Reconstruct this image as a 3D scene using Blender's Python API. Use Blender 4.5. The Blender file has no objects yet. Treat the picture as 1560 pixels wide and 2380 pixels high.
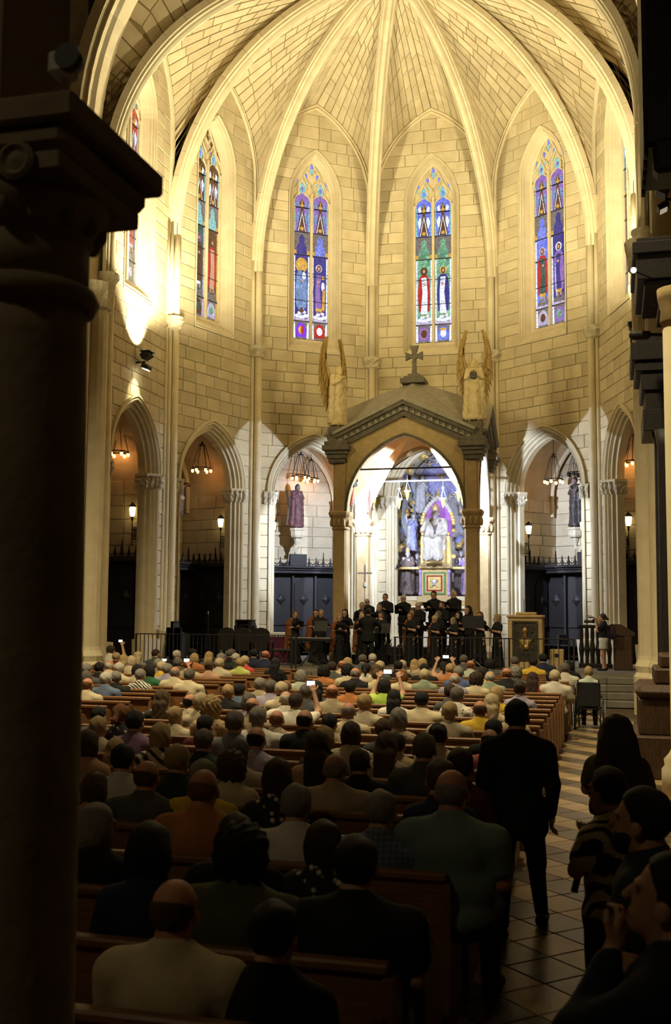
import bpy, math, random
import numpy as np
from math import sin, cos, pi, radians, sqrt, atan2, acos
from mathutils import Matrix, Vector
random.seed(7); RNG = np.random.RandomState(5)
SC = bpy.context.scene; COL = SC.collection
# ---------------------------------------------------------------- camera
F = 2460.; YAW = .2575; PIT = .0907; ROLL = .006; CX, CZ = 6.58, 2.48
fwd = Vector((-sin(YAW)*cos(PIT), cos(YAW)*cos(PIT), sin(PIT)))
rgt = Vector((cos(YAW), sin(YAW), 0)); upv = rgt.cross(fwd)
r2 = rgt*cos(ROLL)+upv*sin(ROLL); u2 = upv*cos(ROLL)-rgt*sin(ROLL)
cd = bpy.data.cameras.new('camera'); cam = bpy.data.objects.new('camera', cd); COL.objects.link(cam)
cam.matrix_world = Matrix(((r2.x, u2.x, -fwd.x, CX), (r2.y, u2.y, -fwd.y, 0), (r2.z, u2.z, -fwd.z, CZ), (0, 0, 0, 1)))
cd.sensor_fit = 'HORIZONTAL'; cd.sensor_width = 24; cd.lens = F/1560*24; cd.clip_end = 200; cd.clip_start = .05
cd.dof.use_dof = True; cd.dof.focus_distance = 33; cd.dof.aperture_fstop = 4.0
SC.camera = cam
# ---------------------------------------------------------------- world, view
w = bpy.data.worlds.new('world'); SC.world = w; w.use_nodes = True
w.node_tree.nodes['Background'].inputs[0].default_value = (.9, .75, .5, 1); w.node_tree.nodes['Background'].inputs[1].default_value = .0015
SC.view_settings.view_transform = 'Standard'; SC.view_settings.look = 'None'; SC.view_settings.exposure = 0.0; SC.view_settings.gamma = 1.0
SC.view_settings.use_curve_mapping = False
SC.cycles.max_bounces = 5; SC.cycles.diffuse_bounces = 3; SC.cycles.glossy_bounces = 2; SC.cycles.use_adaptive_sampling = True; SC.cycles.adaptive_threshold = .1; SC.cycles.adaptive_min_samples = 12; SC.cycles.sample_clamp_indirect = 6; SC.cycles.sample_clamp_direct = 0
# ---------------------------------------------------------------- geometry frame
DC = 32.0; RR = 7.6; APO = RR*cos(radians(18)); HW = RR*sin(radians(18))
ZF = .72            # presbytery floor
# ---------------------------------------------------------------- large lights (floodlights of the apse)
WARM = (1., .86, .44); WARM2 = (1., .84, .5); WARMU = (1., .90, .60); COOL = (.62, .74, 1.)
def spot(name, loc, target, power, col, ang=120, blend=.6, size=.12):
    l = bpy.data.lights.new(name, 'SPOT'); l.energy = power; l.color = col; l.spot_size = radians(ang); l.spot_blend = blend; l.shadow_soft_size = size
    o = bpy.data.objects.new(name, l); COL.objects.link(o); o.location = loc
    o.rotation_euler = (Vector(target)-Vector(loc)).to_track_quat('-Z', 'Y').to_euler(); return o
def point(name, loc, power, col, size=.06):
    l = bpy.data.lights.new(name, 'POINT'); l.energy = power; l.color = col; l.shadow_soft_size = size
    o = bpy.data.objects.new(name, l); COL.objects.link(o); o.location = loc; return o
FLY, FLZ = 29.5, 10.0          # floodlight on the left chancel wall
spot('flood_light', (-6.1, FLY, FLZ+.6), (-3.2, FLY+1.6, 24), 5600, WARMU, 150, .9, .3)
spot('flood_light', (-6.95, FLY, FLZ+.3), (-7.62, FLY-.1, FLZ+1.5), 1500, (1., .93, .68), 82, 1., .05)
spot('flood_light', (-7.0, FLY, FLZ-.3), (-7.62, FLY-.05, FLZ-1.0), 150, (1., .97, .6), 62, 1., .05)
spot('flood_light', (6.1, 29.6, FLZ+.6), (3.2, 31.2, 24), 5600, WARMU, 150, .9, .3)
# added long throw fill beside the nave piers, brightens the apse walls
spot('flood_light', (6.9, 23.2, 11.5), (-4.2, 38, 15.5), 3000, WARM, 80, .9, 1.)
spot('flood_light', (-6.9, 23.2, 11.5), (4.2, 38, 15.5), 3200, WARM, 80, .9, 1.)
# floods under the nave vault, aimed down at the front rows and the presbytery
spot('nave_light', (4.2, 12.5, 17.5), (1.8, 20.5, 0), 10000, WARM2, 80, 1., .3)
spot('nave_light', (-4.2, 12.5, 17.5), (-1.0, 21.5, 0), 9000, WARM2, 76, 1., .3)
spot('nave_light', (0, -4.5, 12), (3.5, 8, 0), 340, WARM2, 100, 1., .3)  # added fill behind the camera, lifts the near column and rear rows
# cool projectors fixed inside the front columns of the baldachin and on the jambs of the saint's chapel
for sx in (-1, 1):
    spot('projector_light', (sx*1.5, 34.62, 6.62), (sx*2.2, 42., 4.4), 1500, COOL, 112, .25, .05)
    spot('projector_light', (sx*1.5, 34.62, 6.7), (-sx*6.4, 36.3, 4.9), 2300, COOL, 84, .2, .05)
    spot('projector_light', (sx*1.55, 34.75, 6.66), (sx*5.6, 39.8, 4.2), 1900, COOL, 62, .25, .05)
    spot('projector_light', (sx*1.2, 39.5, 4.2), (-sx*.4, 41.8, 6.4), 150, COOL, 120, .8, .1)
# ---------------------------------------------------------------- materials
def new_mat(name):
    m = bpy.data.materials.new(name); m.use_nodes = True
    return m, m.node_tree.nodes, m.node_tree.links, m.node_tree.nodes['Principled BSDF']
def mat(name, c1, c2=None, scale=4., rough=.7, bump=.0, bscale=30., metal=0., rnd=0., detail=5., spec=.3, stretch=None, objcol=False):
    m, N, L, B = new_mat(name); c2 = c2 or tuple(x*.75 for x in c1)
    tc = N.new('ShaderNodeTexCoord'); src = tc.outputs['Object']
    if stretch:
        mp = N.new('ShaderNodeMapping'); mp.inputs['Scale'].default_value = stretch; L.new(src, mp.inputs[0]); src = mp.outputs[0]
    oi = N.new('ShaderNodeObjectInfo')
    n = N.new('ShaderNodeTexNoise'); n.noise_dimensions = '4D'; n.inputs['Scale'].default_value = scale; n.inputs['Detail'].default_value = detail
    L.new(src, n.inputs['Vector'])
    mu = N.new('ShaderNodeMath'); mu.operation = 'MULTIPLY'; mu.inputs[1].default_value = 37.; L.new(oi.outputs['Random'], mu.inputs[0]); L.new(mu.outputs[0], n.inputs['W'])
    mx = N.new('ShaderNodeMix'); mx.data_type = 'RGBA'
    rp = N.new('ShaderNodeMapRange'); rp.inputs[1].default_value = .3; rp.inputs[2].default_value = .7; L.new(n.outputs['Fac'], rp.inputs[0]); L.new(rp.outputs[0], mx.inputs[0])
    if objcol:
        d = N.new('ShaderNodeVectorMath'); d.operation = 'SCALE'; d.inputs['Scale'].default_value = .78
        L.new(oi.outputs['Color'], d.inputs[0]); L.new(oi.outputs['Color'], mx.inputs[6]); L.new(d.outputs[0], mx.inputs[7])
    else:
        mx.inputs[6].default_value = (*c1, 1); mx.inputs[7].default_value = (*c2, 1)
    out = mx.outputs[2]
    if rnd:
        hs = N.new('ShaderNodeHueSaturation'); mr = N.new('ShaderNodeMapRange'); mr.inputs[3].default_value = 1-rnd; mr.inputs[4].default_value = 1+rnd*.6
        L.new(oi.outputs['Random'], mr.inputs[0]); L.new(mr.outputs[0], hs.inputs['Value']); L.new(out, hs.inputs['Color']); out = hs.outputs[0]
    L.new(out, B.inputs['Base Color'])
    B.inputs['Roughness'].default_value = rough; B.inputs['Metallic'].default_value = metal; B.inputs['Specular IOR Level'].default_value = spec
    if bump:
        bn = N.new('ShaderNodeTexNoise'); bn.inputs['Scale'].default_value = bscale; bn.inputs['Detail'].default_value = 6; L.new(src, bn.inputs['Vector'])
        bp = N.new('ShaderNodeBump'); bp.inputs['Strength'].default_value = bump; bp.inputs['Distance'].default_value = .02
        L.new(bn.outputs['Fac'], bp.inputs['Height']); L.new(bp.outputs[0], B.inputs['Normal'])
    return m
def emis(name, c, s):
    m, N, L, B = new_mat(name); B.inputs['Base Color'].default_value = (*c, 1); B.inputs['Emission Color'].default_value = (*c, 1); B.inputs['Emission Strength'].default_value = s; m.cycles.emission_sampling = 'NONE'
    return m
def glass(name, c1, c2, s=1., scale=9., lead=.022):
    # leaded stained glass: two tones of cells lit from outside, dark lead between them
    m, N, L, B = new_mat(name); tc = N.new('ShaderNodeTexCoord'); gp = tc.outputs['Object']
    v = N.new('ShaderNodeTexVoronoi'); v.inputs['Scale'].default_value = scale; L.new(gp, v.inputs['Vector'])
    v2 = N.new('ShaderNodeTexVoronoi'); v2.feature = 'DISTANCE_TO_EDGE'; v2.inputs['Scale'].default_value = scale; L.new(gp, v2.inputs['Vector'])
    sp = N.new('ShaderNodeSeparateColor'); L.new(v.outputs['Color'], sp.inputs[0])
    mx = N.new('ShaderNodeMix'); mx.data_type = 'RGBA'; mx.inputs[6].default_value = (*c1, 1); mx.inputs[7].default_value = (*c2, 1); L.new(sp.outputs[0], mx.inputs[0])
    gt = N.new('ShaderNodeMath'); gt.operation = 'GREATER_THAN'; gt.inputs[1].default_value = lead; L.new(v2.outputs['Distance'], gt.inputs[0])
    ml = N.new('ShaderNodeMath'); ml.operation = 'MULTIPLY'; ml.inputs[1].default_value = s*.95; L.new(gt.outputs[0], ml.inputs[0])
    s_ = 1; L.new(mx.outputs[2], B.inputs['Emission Color']); L.new(ml.outputs[0], B.inputs['Emission Strength'])
    B.inputs['Base Color'].default_value = (.02, .02, .02, 1); B.inputs['Roughness'].default_value = .3; m.cycles.emission_sampling = 'NONE'
    return m
M = {}
M['stone'] = mat('limestone', (.66, .56, .36), (.52, .42, .25), 1.7, .85, .4, 14, rnd=.13)
M['mortar'] = mat('mortar', (.34, .25, .12), (.25, .18, .085), 5, .9, .3, 30)
M['rib'] = mat('dressed_limestone', (.70, .60, .40), (.60, .50, .31), 2.5, .8, .2, 18, rnd=.07)
M['carved'] = mat('carved_limestone', (.66, .58, .42), (.46, .38, .25), 9, .85, .6, 22)
M['plaster'] = mat('chapel_stone', (.60, .50, .34), (.46, .37, .23), 1.6, .85, .3, 9, rnd=.1)
M['slate'] = mat('baldachin_grey_stone', (.17, .14, .10), (.10, .085, .06), 6, .75, .4, 25)
M['slate_hi'] = mat('baldachin_roof_stone', (.33, .29, .22), (.25, .21, .15), 5, .75, .3, 25)
M['sand'] = mat('baldachin_sandstone', (.52, .37, .17), (.42, .29, .13), 5, .7, .2, 30)
M['pier'] = mat('nave_column_stone', (.34, .27, .18), (.24, .19, .12), 3, .85, .3, 16)
M['darkwood'] = mat('black_oak', (.030, .024, .022), (.016, .013, .012), 6, .45, .25, 40, stretch=(8, 8, 1))
M['oldwood'] = mat('old_brown_wood', (.10, .055, .028), (.05, .028, .015), 6, .5, .2, 30, stretch=(8, 8, 1))
M['pew'] = mat('pew_oak', (.25, .12, .045), (.16, .07, .026), 5, .27, .15, 40, stretch=(1, 12, 12), rnd=.12)
M['pewend'] = mat('pew_end_oak', (.22, .105, .04), (.14, .06, .024), 5, .4, .15, 40, stretch=(12, 12, 1), rnd=.12)
M['iron'] = mat('wrought_iron', (.022, .02, .018), (.035, .03, .026), 12, .5, .3, 60, metal=.2)
M['black'] = mat('black_plastic', (.012, .012, .013), (.02, .02, .02), 10, .45)
M['gold'] = mat('gilding', (.80, .56, .20), (.55, .36, .11), 14, .4, .5, 24, metal=.35)
M['wing'] = mat('old_gilt_feather', (.42, .27, .08), (.26, .16, .05), 9, .5, .4, 24)
M['goldp'] = mat('gold_paint', (.62, .45, .19), (.48, .33, .12), 8, .45, .3, 24, metal=.25)
M['silver'] = mat('silver_metal', (.70, .70, .72), (.5, .5, .53), 9, .35, .3, 30, metal=.4)
M['bronze'] = mat('bronze', (.10, .085, .06), (.05, .045, .035), 10, .45, .5, 30, metal=.6)
M['ivory'] = mat('gilded_ivory', (.62, .50, .28), (.45, .33, .15), 7, .5, .3, 20)
M['tile'] = mat('cream_marble', (.44, .31, .16), (.30, .20, .10), 2.5, .32, .1, 9, rnd=.2)
M['tiled'] = mat('dark_marble', (.15, .11, .065), (.09, .065, .04), 2.5, .3, .1, 9, rnd=.2)
M['grout'] = mat('floor_grout', (.07, .05, .03), None, 4, .8)
M['stagestone'] = mat('presbytery_stone', (.20, .18, .14), (.13, .115, .09), 2.5, .5, .15, 12, rnd=.12)
M['redcloth'] = mat('red_velvet', (.35, .03, .025), (.22, .02, .015), 9, .8)
M['purple'] = mat('purple_cloth', (.16, .015, .06), (.10, .01, .04), 9, .8)
M['white'] = mat('white_cloth', (.75, .73, .72), (.6, .58, .57), 9, .8)
M['skin'] = mat('skin', (1, 1, 1), None, 8, .55, objcol=True)
M['hair'] = mat('hair', (1, 1, 1), None, 30, .55, .8, 60, objcol=True, stretch=(3, 3, .6))
M['cloth'] = mat('plain_cloth', (1, 1, 1), None, 5, .85, .5, 9, objcol=True)
M['eye'] = mat('eye_dark', (.10, .06, .045), None, 8, .3)
M['lip'] = mat('lips', (.42, .16, .12), None, 8, .5)
M['screen'] = emis('phone_screen', (.85, .9, 1.), 1.3)
M['page'] = mat('paper', (.55, .53, .5), None, 8, .8)
def pattern_mat(name, kind, dark, scale):
    m, N, L, B = new_mat(name); tc = N.new('ShaderNodeTexCoord'); oi = N.new('ShaderNodeObjectInfo')
    mx = N.new('ShaderNodeMix'); mx.data_type = 'RGBA'; L.new(oi.outputs['Color'], mx.inputs[6]); mx.inputs[7].default_value = (*dark, 1)
    if kind == 'stripe':
        t = N.new('ShaderNodeTexWave'); t.bands_direction = 'Z'; t.inputs['Scale'].default_value = scale; L.new(tc.outputs['Object'], t.inputs[0]); o = t.outputs['Fac']
    elif kind == 'zebra':
        t = N.new('ShaderNodeTexWave'); t.bands_direction = 'DIAGONAL'; t.inputs['Scale'].default_value = scale; t.inputs['Distortion'].default_value = 6; L.new(tc.outputs['Object'], t.inputs[0]); o = t.outputs['Fac']
    elif kind == 'plaid':
        a = N.new('ShaderNodeTexWave'); a.bands_direction = 'Z'; a.inputs['Scale'].default_value = scale; b = N.new('ShaderNodeTexWave'); b.bands_direction = 'X'; b.inputs['Scale'].default_value = scale
        L.new(tc.outputs['Object'], a.inputs[0]); L.new(tc.outputs['Object'], b.inputs[0]); t = N.new('ShaderNodeMath'); t.operation = 'MULTIPLY'; L.new(a.outputs['Fac'], t.inputs[0]); L.new(b.outputs['Fac'], t.inputs[1]); o = t.outputs[0]
    else:
        t = N.new('ShaderNodeTexVoronoi'); t.inputs['Scale'].default_value = scale; L.new(tc.outputs['Object'], t.inputs['Vector']); o = t.outputs['Distance']
    r = N.new('ShaderNodeMapRange'); lo = {'stripe': .45, 'zebra': .45, 'plaid': .2, 'floral': .22}[kind]
    r.inputs[1].default_value = lo; r.inputs[2].default_value = lo+.12; L.new(o, r.inputs[0])
    if kind == 'floral': r.inputs[3].default_value = 1; r.inputs[4].default_value = 0
    L.new(r.outputs[0], mx.inputs[0]); L.new(mx.outputs[2], B.inputs['Base Color']); B.inputs['Roughness'].default_value = .85
    return m
M['stripe'] = pattern_mat('striped_cloth', 'stripe', (.33, .27, .19), 16)
M['zebra'] = pattern_mat('zebra_cloth', 'zebra', (.02, .02, .02), 9)
M['plaid'] = pattern_mat('plaid_cloth', 'plaid', (.10, .09, .11), 9)
M['floral'] = pattern_mat('floral_cloth', 'floral', (.20, .08, .05), 22)
M['floralw'] = pattern_mat('pale_floral_cloth', 'floral', (.6, .52, .36), 18)
M['print'] = pattern_mat('printed_cloth', 'zebra', (.03, .03, .025), 5)
# ---------------------------------------------------------------- mesh helpers
def mesh(name, verts, faces, mats, mi=None, smooth=False):
    me = bpy.data.meshes.new(name)
    me.from_pydata([tuple(map(float, v)) for v in verts], [], [tuple(map(int, f)) for f in faces])
    for m in (mats if isinstance(mats, (list, tuple)) else [mats]): me.materials.append(m)
    if mi is not None: me.polygons.foreach_set('material_index', np.asarray(mi, dtype=np.int32))
    if smooth: me.polygons.foreach_set('use_smooth', np.ones(len(me.polygons), dtype=bool))
    me.update(); return me
def link(name, me, parent=None, loc=(0, 0, 0), rot=(0, 0, 0), sc=1.):
    o = bpy.data.objects.new(name, me); COL.objects.link(o); o.location = loc; o.rotation_euler = rot
    o.scale = (sc, sc, sc) if not isinstance(sc, (tuple, list)) else sc
    if parent: o.parent = parent
    return o
def obj(name, geo, m, parent=None, loc=(0, 0, 0), rot=(0, 0, 0), sc=1., smooth=False, mi=None):
    return link(name, mesh(name, geo[0], geo[1], m, mi, smooth), parent, loc, rot, sc)
def cobj(name, geo, m, parent=None, smooth=False):
    # like obj, with the origin moved to the middle of the mesh
    v = np.asarray(geo[0], float); c = (v.min(0)+v.max(0))/2
    return link(name, mesh(name, v-c, geo[1], m, None, smooth), parent, tuple(c))
def empty(name, loc=(0, 0, 0), rz=0):
    o = bpy.data.objects.new(name, None); COL.objects.link(o); o.location = loc; o.rotation_euler = (0, 0, rz); o.empty_display_size = .2; return o
def tag(o, label, cat, group=None):
    o['label'] = label; o['category'] = cat
    if group: o['group'] = group
    return o
def struct(o, label=None, kind='structure'):
    o['kind'] = kind
    if label: o['label'] = label
    return o
def join(*gs):
    V, Fc, k = [], [], 0
    for v, f in gs:
        V += [tuple(x) for x in v]; Fc += [tuple(i+k for i in q) for q in f]; k += len(v)
    return V, Fc
def xf(g, loc=(0, 0, 0), rot=None, sc=1.):
    v = np.asarray(g[0], float)*sc
    if rot is not None: v = v @ np.array(Matrix.Rotation(rot[0], 3, rot[1])).T
    return [tuple(x) for x in v+np.array(loc)], g[1]
def box(x0, x1, y0, y1, z0, z1, b=0.):
    if not b:
        v = [(x, y, z) for z in (z0, z1) for y in (y0, y1) for x in (x0, x1)]
        return v, [(0, 2, 3, 1), (4, 5, 7, 6), (0, 1, 5, 4), (2, 6, 7, 3), (0, 4, 6, 2), (1, 3, 7, 5)]
    b = min(b, (x1-x0)*.45, (y1-y0)*.45, (z1-z0)*.45); v = []; idx = {}
    for i, x in enumerate((x0, x1)):
        for j, y in enumerate((y0, y1)):
            for k, z in enumerate((z0, z1)):
                ix, iy, iz = (b, -b)[i], (b, -b)[j], (b, -b)[k]
                for a, p in enumerate(((x, y+iy, z+iz), (x+ix, y, z+iz), (x+ix, y+iy, z))): idx[i, j, k, a] = len(v); v.append(p)
    f = []
    g = lambda i, j, k, a: idx[i, j, k, a]
    for i in (0, 1):
        q = [g(i, 0, 0, 0), g(i, 1, 0, 0), g(i, 1, 1, 0), g(i, 0, 1, 0)]; f.append(q if i else q[::-1])
        q = [g(0, i, 0, 1), g(1, i, 0, 1), g(1, i, 1, 1), g(0, i, 1, 1)]; f.append(q[::-1] if i else q)
        q = [g(0, 0, i, 2), g(1, 0, i, 2), g(1, 1, i, 2), g(0, 1, i, 2)]; f.append(q if i else q[::-1])
    for j in (0, 1):
        for k in (0, 1):
            f.append([g(0, j, k, 1), g(1, j, k, 1), g(1, j, k, 2), g(0, j, k, 2)])
            f.append([g(j, 0, k, 0), g(j, 1, k, 0), g(j, 1, k, 2), g(j, 0, k, 2)])
            f.append([g(j, k, 0, 0), g(j, k, 1, 0), g(j, k, 1, 1), g(j, k, 0, 1)])
            for i in (0, 1): pass
    for i in (0, 1):
        for j in (0, 1):
            for k in (0, 1): f.append([g(i, j, k, 0), g(i, j, k, 1), g(i, j, k, 2)])
    return v, f
def lathe(prof, n=16, a0=0, a1=2*pi, sx=1., sy=1.):
    full = abs(a1-a0-2*pi) < 1e-6; m = n if full else n+1; v, f = [], []
    for r, z in prof:
        for i in range(m):
            a = a0+(a1-a0)*i/n; v.append((r*cos(a)*sx, r*sin(a)*sy, z))
    for k in range(len(prof)-1):
        for i in range(n):
            j = (i+1) % m; f.append((k*m+i, k*m+j, (k+1)*m+j, (k+1)*m+i))
    if full:
        f.append(tuple(range(m))[::-1]); f.append(tuple(range((len(prof)-1)*m, len(prof)*m)))
    return v, f
def tube(pts, r, n=6, cap=True):
    P = [Vector(p) for p in pts]; rs = r if isinstance(r, (list, tuple)) else [r]*len(P); v, f = [], []
    for i, p in enumerate(P):
        t = (P[min(i+1, len(P)-1)]-P[max(i-1, 0)]).normalized(); a = t.cross(Vector((0, 0, 1)))
        if a.length < .05: a = t.cross(Vector((1, 0, 0)))
        a.normalize(); b = t.cross(a)
        for k in range(n): v.append(tuple(p+(a*cos(2*pi*k/n)+b*sin(2*pi*k/n))*rs[i]))
    for i in range(len(P)-1):
        for k in range(n): f.append((i*n+k, i*n+(k+1) % n, (i+1)*n+(k+1) % n, (i+1)*n+k))
    if cap: f.append(tuple(range(n))[::-1]); f.append(tuple(range((len(P)-1)*n, len(P)*n)))
    return v, f
def prism(poly, d0, d1, plane='xz'):
    n = len(poly); mk = {'xz': lambda p, d: (p[0], d, p[1]), 'yz': lambda p, d: (d, p[0], p[1]), 'xy': lambda p, d: (p[0], p[1], d)}[plane]
    v = [mk(p, d0) for p in poly]+[mk(p, d1) for p in poly]
    f = [tuple(range(n)), tuple(range(2*n-1, n-1, -1))]+[(i, i+n, (i+1) % n+n, (i+1) % n) for i in range(n)]
    return v, f
def slab_geo(q, nrm, th=.06, bev=.018):
    # chamfered stone: q four corners on the face plane, nrm into the room
    q = [np.asarray(p, float) for p in q]; c = sum(q)/4; nrm = np.asarray(nrm, float)
    ins = []
    for i in range(4):
        a = q[i-1]-q[i]; b = q[(i+1) % 4]-q[i]; la = np.linalg.norm(a)+1e-9; lb = np.linalg.norm(b)+1e-9
        ins.append(q[i]+a/la*min(bev, la*.3)+b/lb*min(bev, lb*.3))
    v = [p-nrm*th for p in q]+[p-nrm*bev*.8 for p in q]+ins
    v = [p-c for p in v]
    f = [(8, 9, 10, 11)]
    for i in range(4):
        j = (i+1) % 4; f += [(i, j, 4+j, 4+i), (4+i, 4+j, 8+j, 8+i)]
    return v, f, c
def slab(name, q, nrm, m, parent, th=.06, bev=.018):
    v, f, c = slab_geo(q, nrm, th, bev); o = link(name, mesh(name, v, f, m), parent, tuple(c)); return o
def pixel_ray(px, py):
    u = (px-780)/F; v = (1190-py)/F; d = r2*u+u2*v+fwd; return d
def at_y(px, py, Y): d = pixel_ray(px, py); return Vector((CX, 0, CZ))+d*(Y/d.y)
def at_z(px, py, z): d = pixel_ray(px, py); return Vector((CX, 0, CZ))+d*((z-CZ)/d.z)
def at_x(px, py, X): d = pixel_ray(px, py); return Vector((CX, 0, CZ))+d*((X-CX)/d.x)
# ================================================================ structure: apse walls
def parc(w, zs, h, z0, off=0., n=9, nj=2):
    R0 = (w*w+h*h)/(2*w); c = R0-w; R = R0-off; th = acos(max(-1, min(1, c/R))); pts = []
    for i in range(nj): pts.append((w-off, z0+(zs-z0)*i/nj))
    for i in range(n+1):
        a = th*i/n; pts.append((-c+R*cos(a), zs+R*sin(a)))
    return [(-x, z) for x, z in pts]+[p for p in pts[:-1][::-1]]
def hwf(z, w, zs, h):
    if z <= zs: return w
    R0 = (w*w+h*h)/(2*w); c = R0-w; d = R0*R0-(z-zs)**2
    return max(0., sqrt(max(d, 0))-c)
class Frame:
    def __init__(s, c, n, hw): s.c = Vector(c); s.n = Vector(n); s.t = Vector((n[1], -n[0], 0)); s.hw = hw
    def P(s, u, z, d=0.): p = s.c+s.t*u+s.n*d; return (p.x, p.y, z)
    def geo(s, g): return [s.P(x, z, y) for x, y, z in g[0]], g[1]     # local (u, depth, z)
def afr(a): a = radians(a); n = (sin(a), cos(a), 0); return Frame((n[0]*APO, DC+n[1]*APO, 0), n, HW)
FR = {'B': afr(0), 'A': afr(-36), 'Z': afr(-72), 'C': afr(36), 'D': afr(72),
      'Y': Frame((-RR, 29.6, 0), (-1, 0, 0), 2.4), 'E': Frame((RR, 29.6, 0), (1, 0, 0), 2.4)}
WNAME = dict(B='wall_apse_center', A='wall_apse_left', Z='wall_apse_far_left', Y='wall_chancel_left', C='wall_apse_right', D='wall_apse_far_right', E='wall_chancel_right')
WIN = dict(Y=1, Z=2, A=3, B=4, C=5, D=6)
CW, CS, CH = 1.75, 6.72, 2.2       # chapel arch: half width, spring, rise
WW, WS, WH, WZ = 1.08, 18.15, 1.95, 12.1     # window embrasure
TW, TS, TH = 2.3, 18.3, 3.6        # wall arch under the vault
def sweep_arch(fr, w, zs, h, z0f, prof, n=9):
    V, Fc = [], []; m = None
    for k, (off, d) in enumerate(prof):
        z0 = z0f(off) if callable(z0f) else z0f
        pts = parc(w, zs, h, z0, off, n); m = len(pts)
        V += [fr.P(x, z, d) for x, z in pts]
        if k: Fc += [((k-1)*m+i, (k-1)*m+i+1, k*m+i+1, k*m+i) for i in range(m-1)]
    return V, Fc
def courses(z0, z1, marks, h=.41):
    zs = [z0]; stops = sorted([m for m in marks if z0 < m < z1])+[z1]
    for s in stops:
        n = max(1, round((s-zs[-1])/h)); a = zs[-1]
        cut = [a+(s-a)*(i+(random.uniform(-.12, .12) if 0 < i < n else 0))/n for i in range(1, n+1)]
        zs += cut
    return zs
def stones(fr, parent, regions, m, L=.78, d0=0., th=.06):
    # regions: (z0, z1, l0, l1, r0, r1)
    for z0, z1, l0, l1, r0, r1 in regions:
        wd = (r0+r1-l0-l1)/2
        if wd < .06: continue
        n = max(1, round(wd/(L*random.uniform(.8, 1.25)))); ks = [0]+[(i+random.uniform(-.22, .22))/n for i in range(1, n)]+[1]
        for i in range(n):
            a, b = ks[i], ks[i+1]; g = .007; d = d0+random.uniform(-.008, .006)
            q = [(l0+(r0-l0)*a+g, z0+g), (l0+(r0-l0)*b-g, z0+g), (l1+(r1-l1)*b-g, z1-g), (l1+(r1-l1)*a+g, z1-g)]
            if i > 0: mlo = (q[0][0]+q[3][0])/2; q[0] = (mlo, q[0][1]); q[3] = (mlo, q[3][1])
            if i < n-1: mhi = (q[1][0]+q[2][0])/2; q[1] = (mhi, q[1][1]); q[2] = (mhi, q[2][1])
            if q[1][0]-q[0][0] < .02 and q[2][0]-q[3][0] < .02: continue
            slab('stone', [fr.P(x, z, d) for x, z in q], (-fr.n.x, -fr.n.y, 0), m, parent, th)
def regions_of(fr, chapel=True, window=True):
    ho = fr.hw-.06; out = []
    zs = courses(ZF, TS+TH, [4.3, 6.3, CS+CH, WZ, TS, WS+WH])
    for z0, z1 in zip(zs[:-1], zs[1:]):
        o0, o1 = min(ho, hwf(z0, ho, TS, TH)), min(ho, hwf(z1, ho, TS, TH)); i0 = i1 = None
        if chapel and z0 < CS+CH-.01: i0, i1 = hwf(z0, CW, CS, CH), hwf(z1, CW, CS, CH)
        if window and z0 >= WZ-.01 and z0 < WS+WH-.02: i0, i1 = hwf(z0, WW, WS, WH), hwf(z1, WW, WS, WH)
        if i0 is None: out.append((z0, z1, -o0, -o1, o0, o1))
        else: out += [(z0, z1, -o0, -o1, -i0, -i1), (z0, z1, i0, i1, o0, o1)]
    return out
CHP = [(0, 0), (.0, -.05), (.05, -.07), (.09, -.03), (.09, .04), (.14, .07), (.18, .04), (.19, .14), (.24, .18), (.28, .15), (.29, .26), (.34, .30), (.34, .55)]
def lumpy_capital(pts, z0, z1, fr, amp=.05, nz=6):
    # carved foliage band over a polyline of (u, depth)
    P = []
    for (a, b), (c, d) in zip(pts[:-1], pts[1:]):
        k = max(1, int(sqrt((a-c)**2+(b-d)**2)/.05))
        P += [(a+(c-a)*i/k, b+(d-b)*i/k) for i in range(k)]
    P.append(pts[-1]); V, Fc = [], []; m = len(P)
    cx = sum(p[0] for p in pts)/len(pts); cy = max(p[1] for p in pts)
    for k in range(nz+1):
        f = k/nz; fl = .03+.07*f
        for x, y in P:
            r = amp*RNG.rand() if 0 < k < nz-1 else 0; e = fl+r; dx, dy = x-cx, y-cy; l = sqrt(dx*dx+dy*dy)+1e-6
            V.append(fr.P(x+dx/l*e, z0+(z1-z0)*f, y+dy/l*e))
        if k: Fc += [((k-1)*m+i, (k-1)*m+i+1, k*m+i+1, k*m+i) for i in range(m-1)]
    Fc.append(tuple(nz*m+i for i in range(m))); return V, Fc
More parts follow.
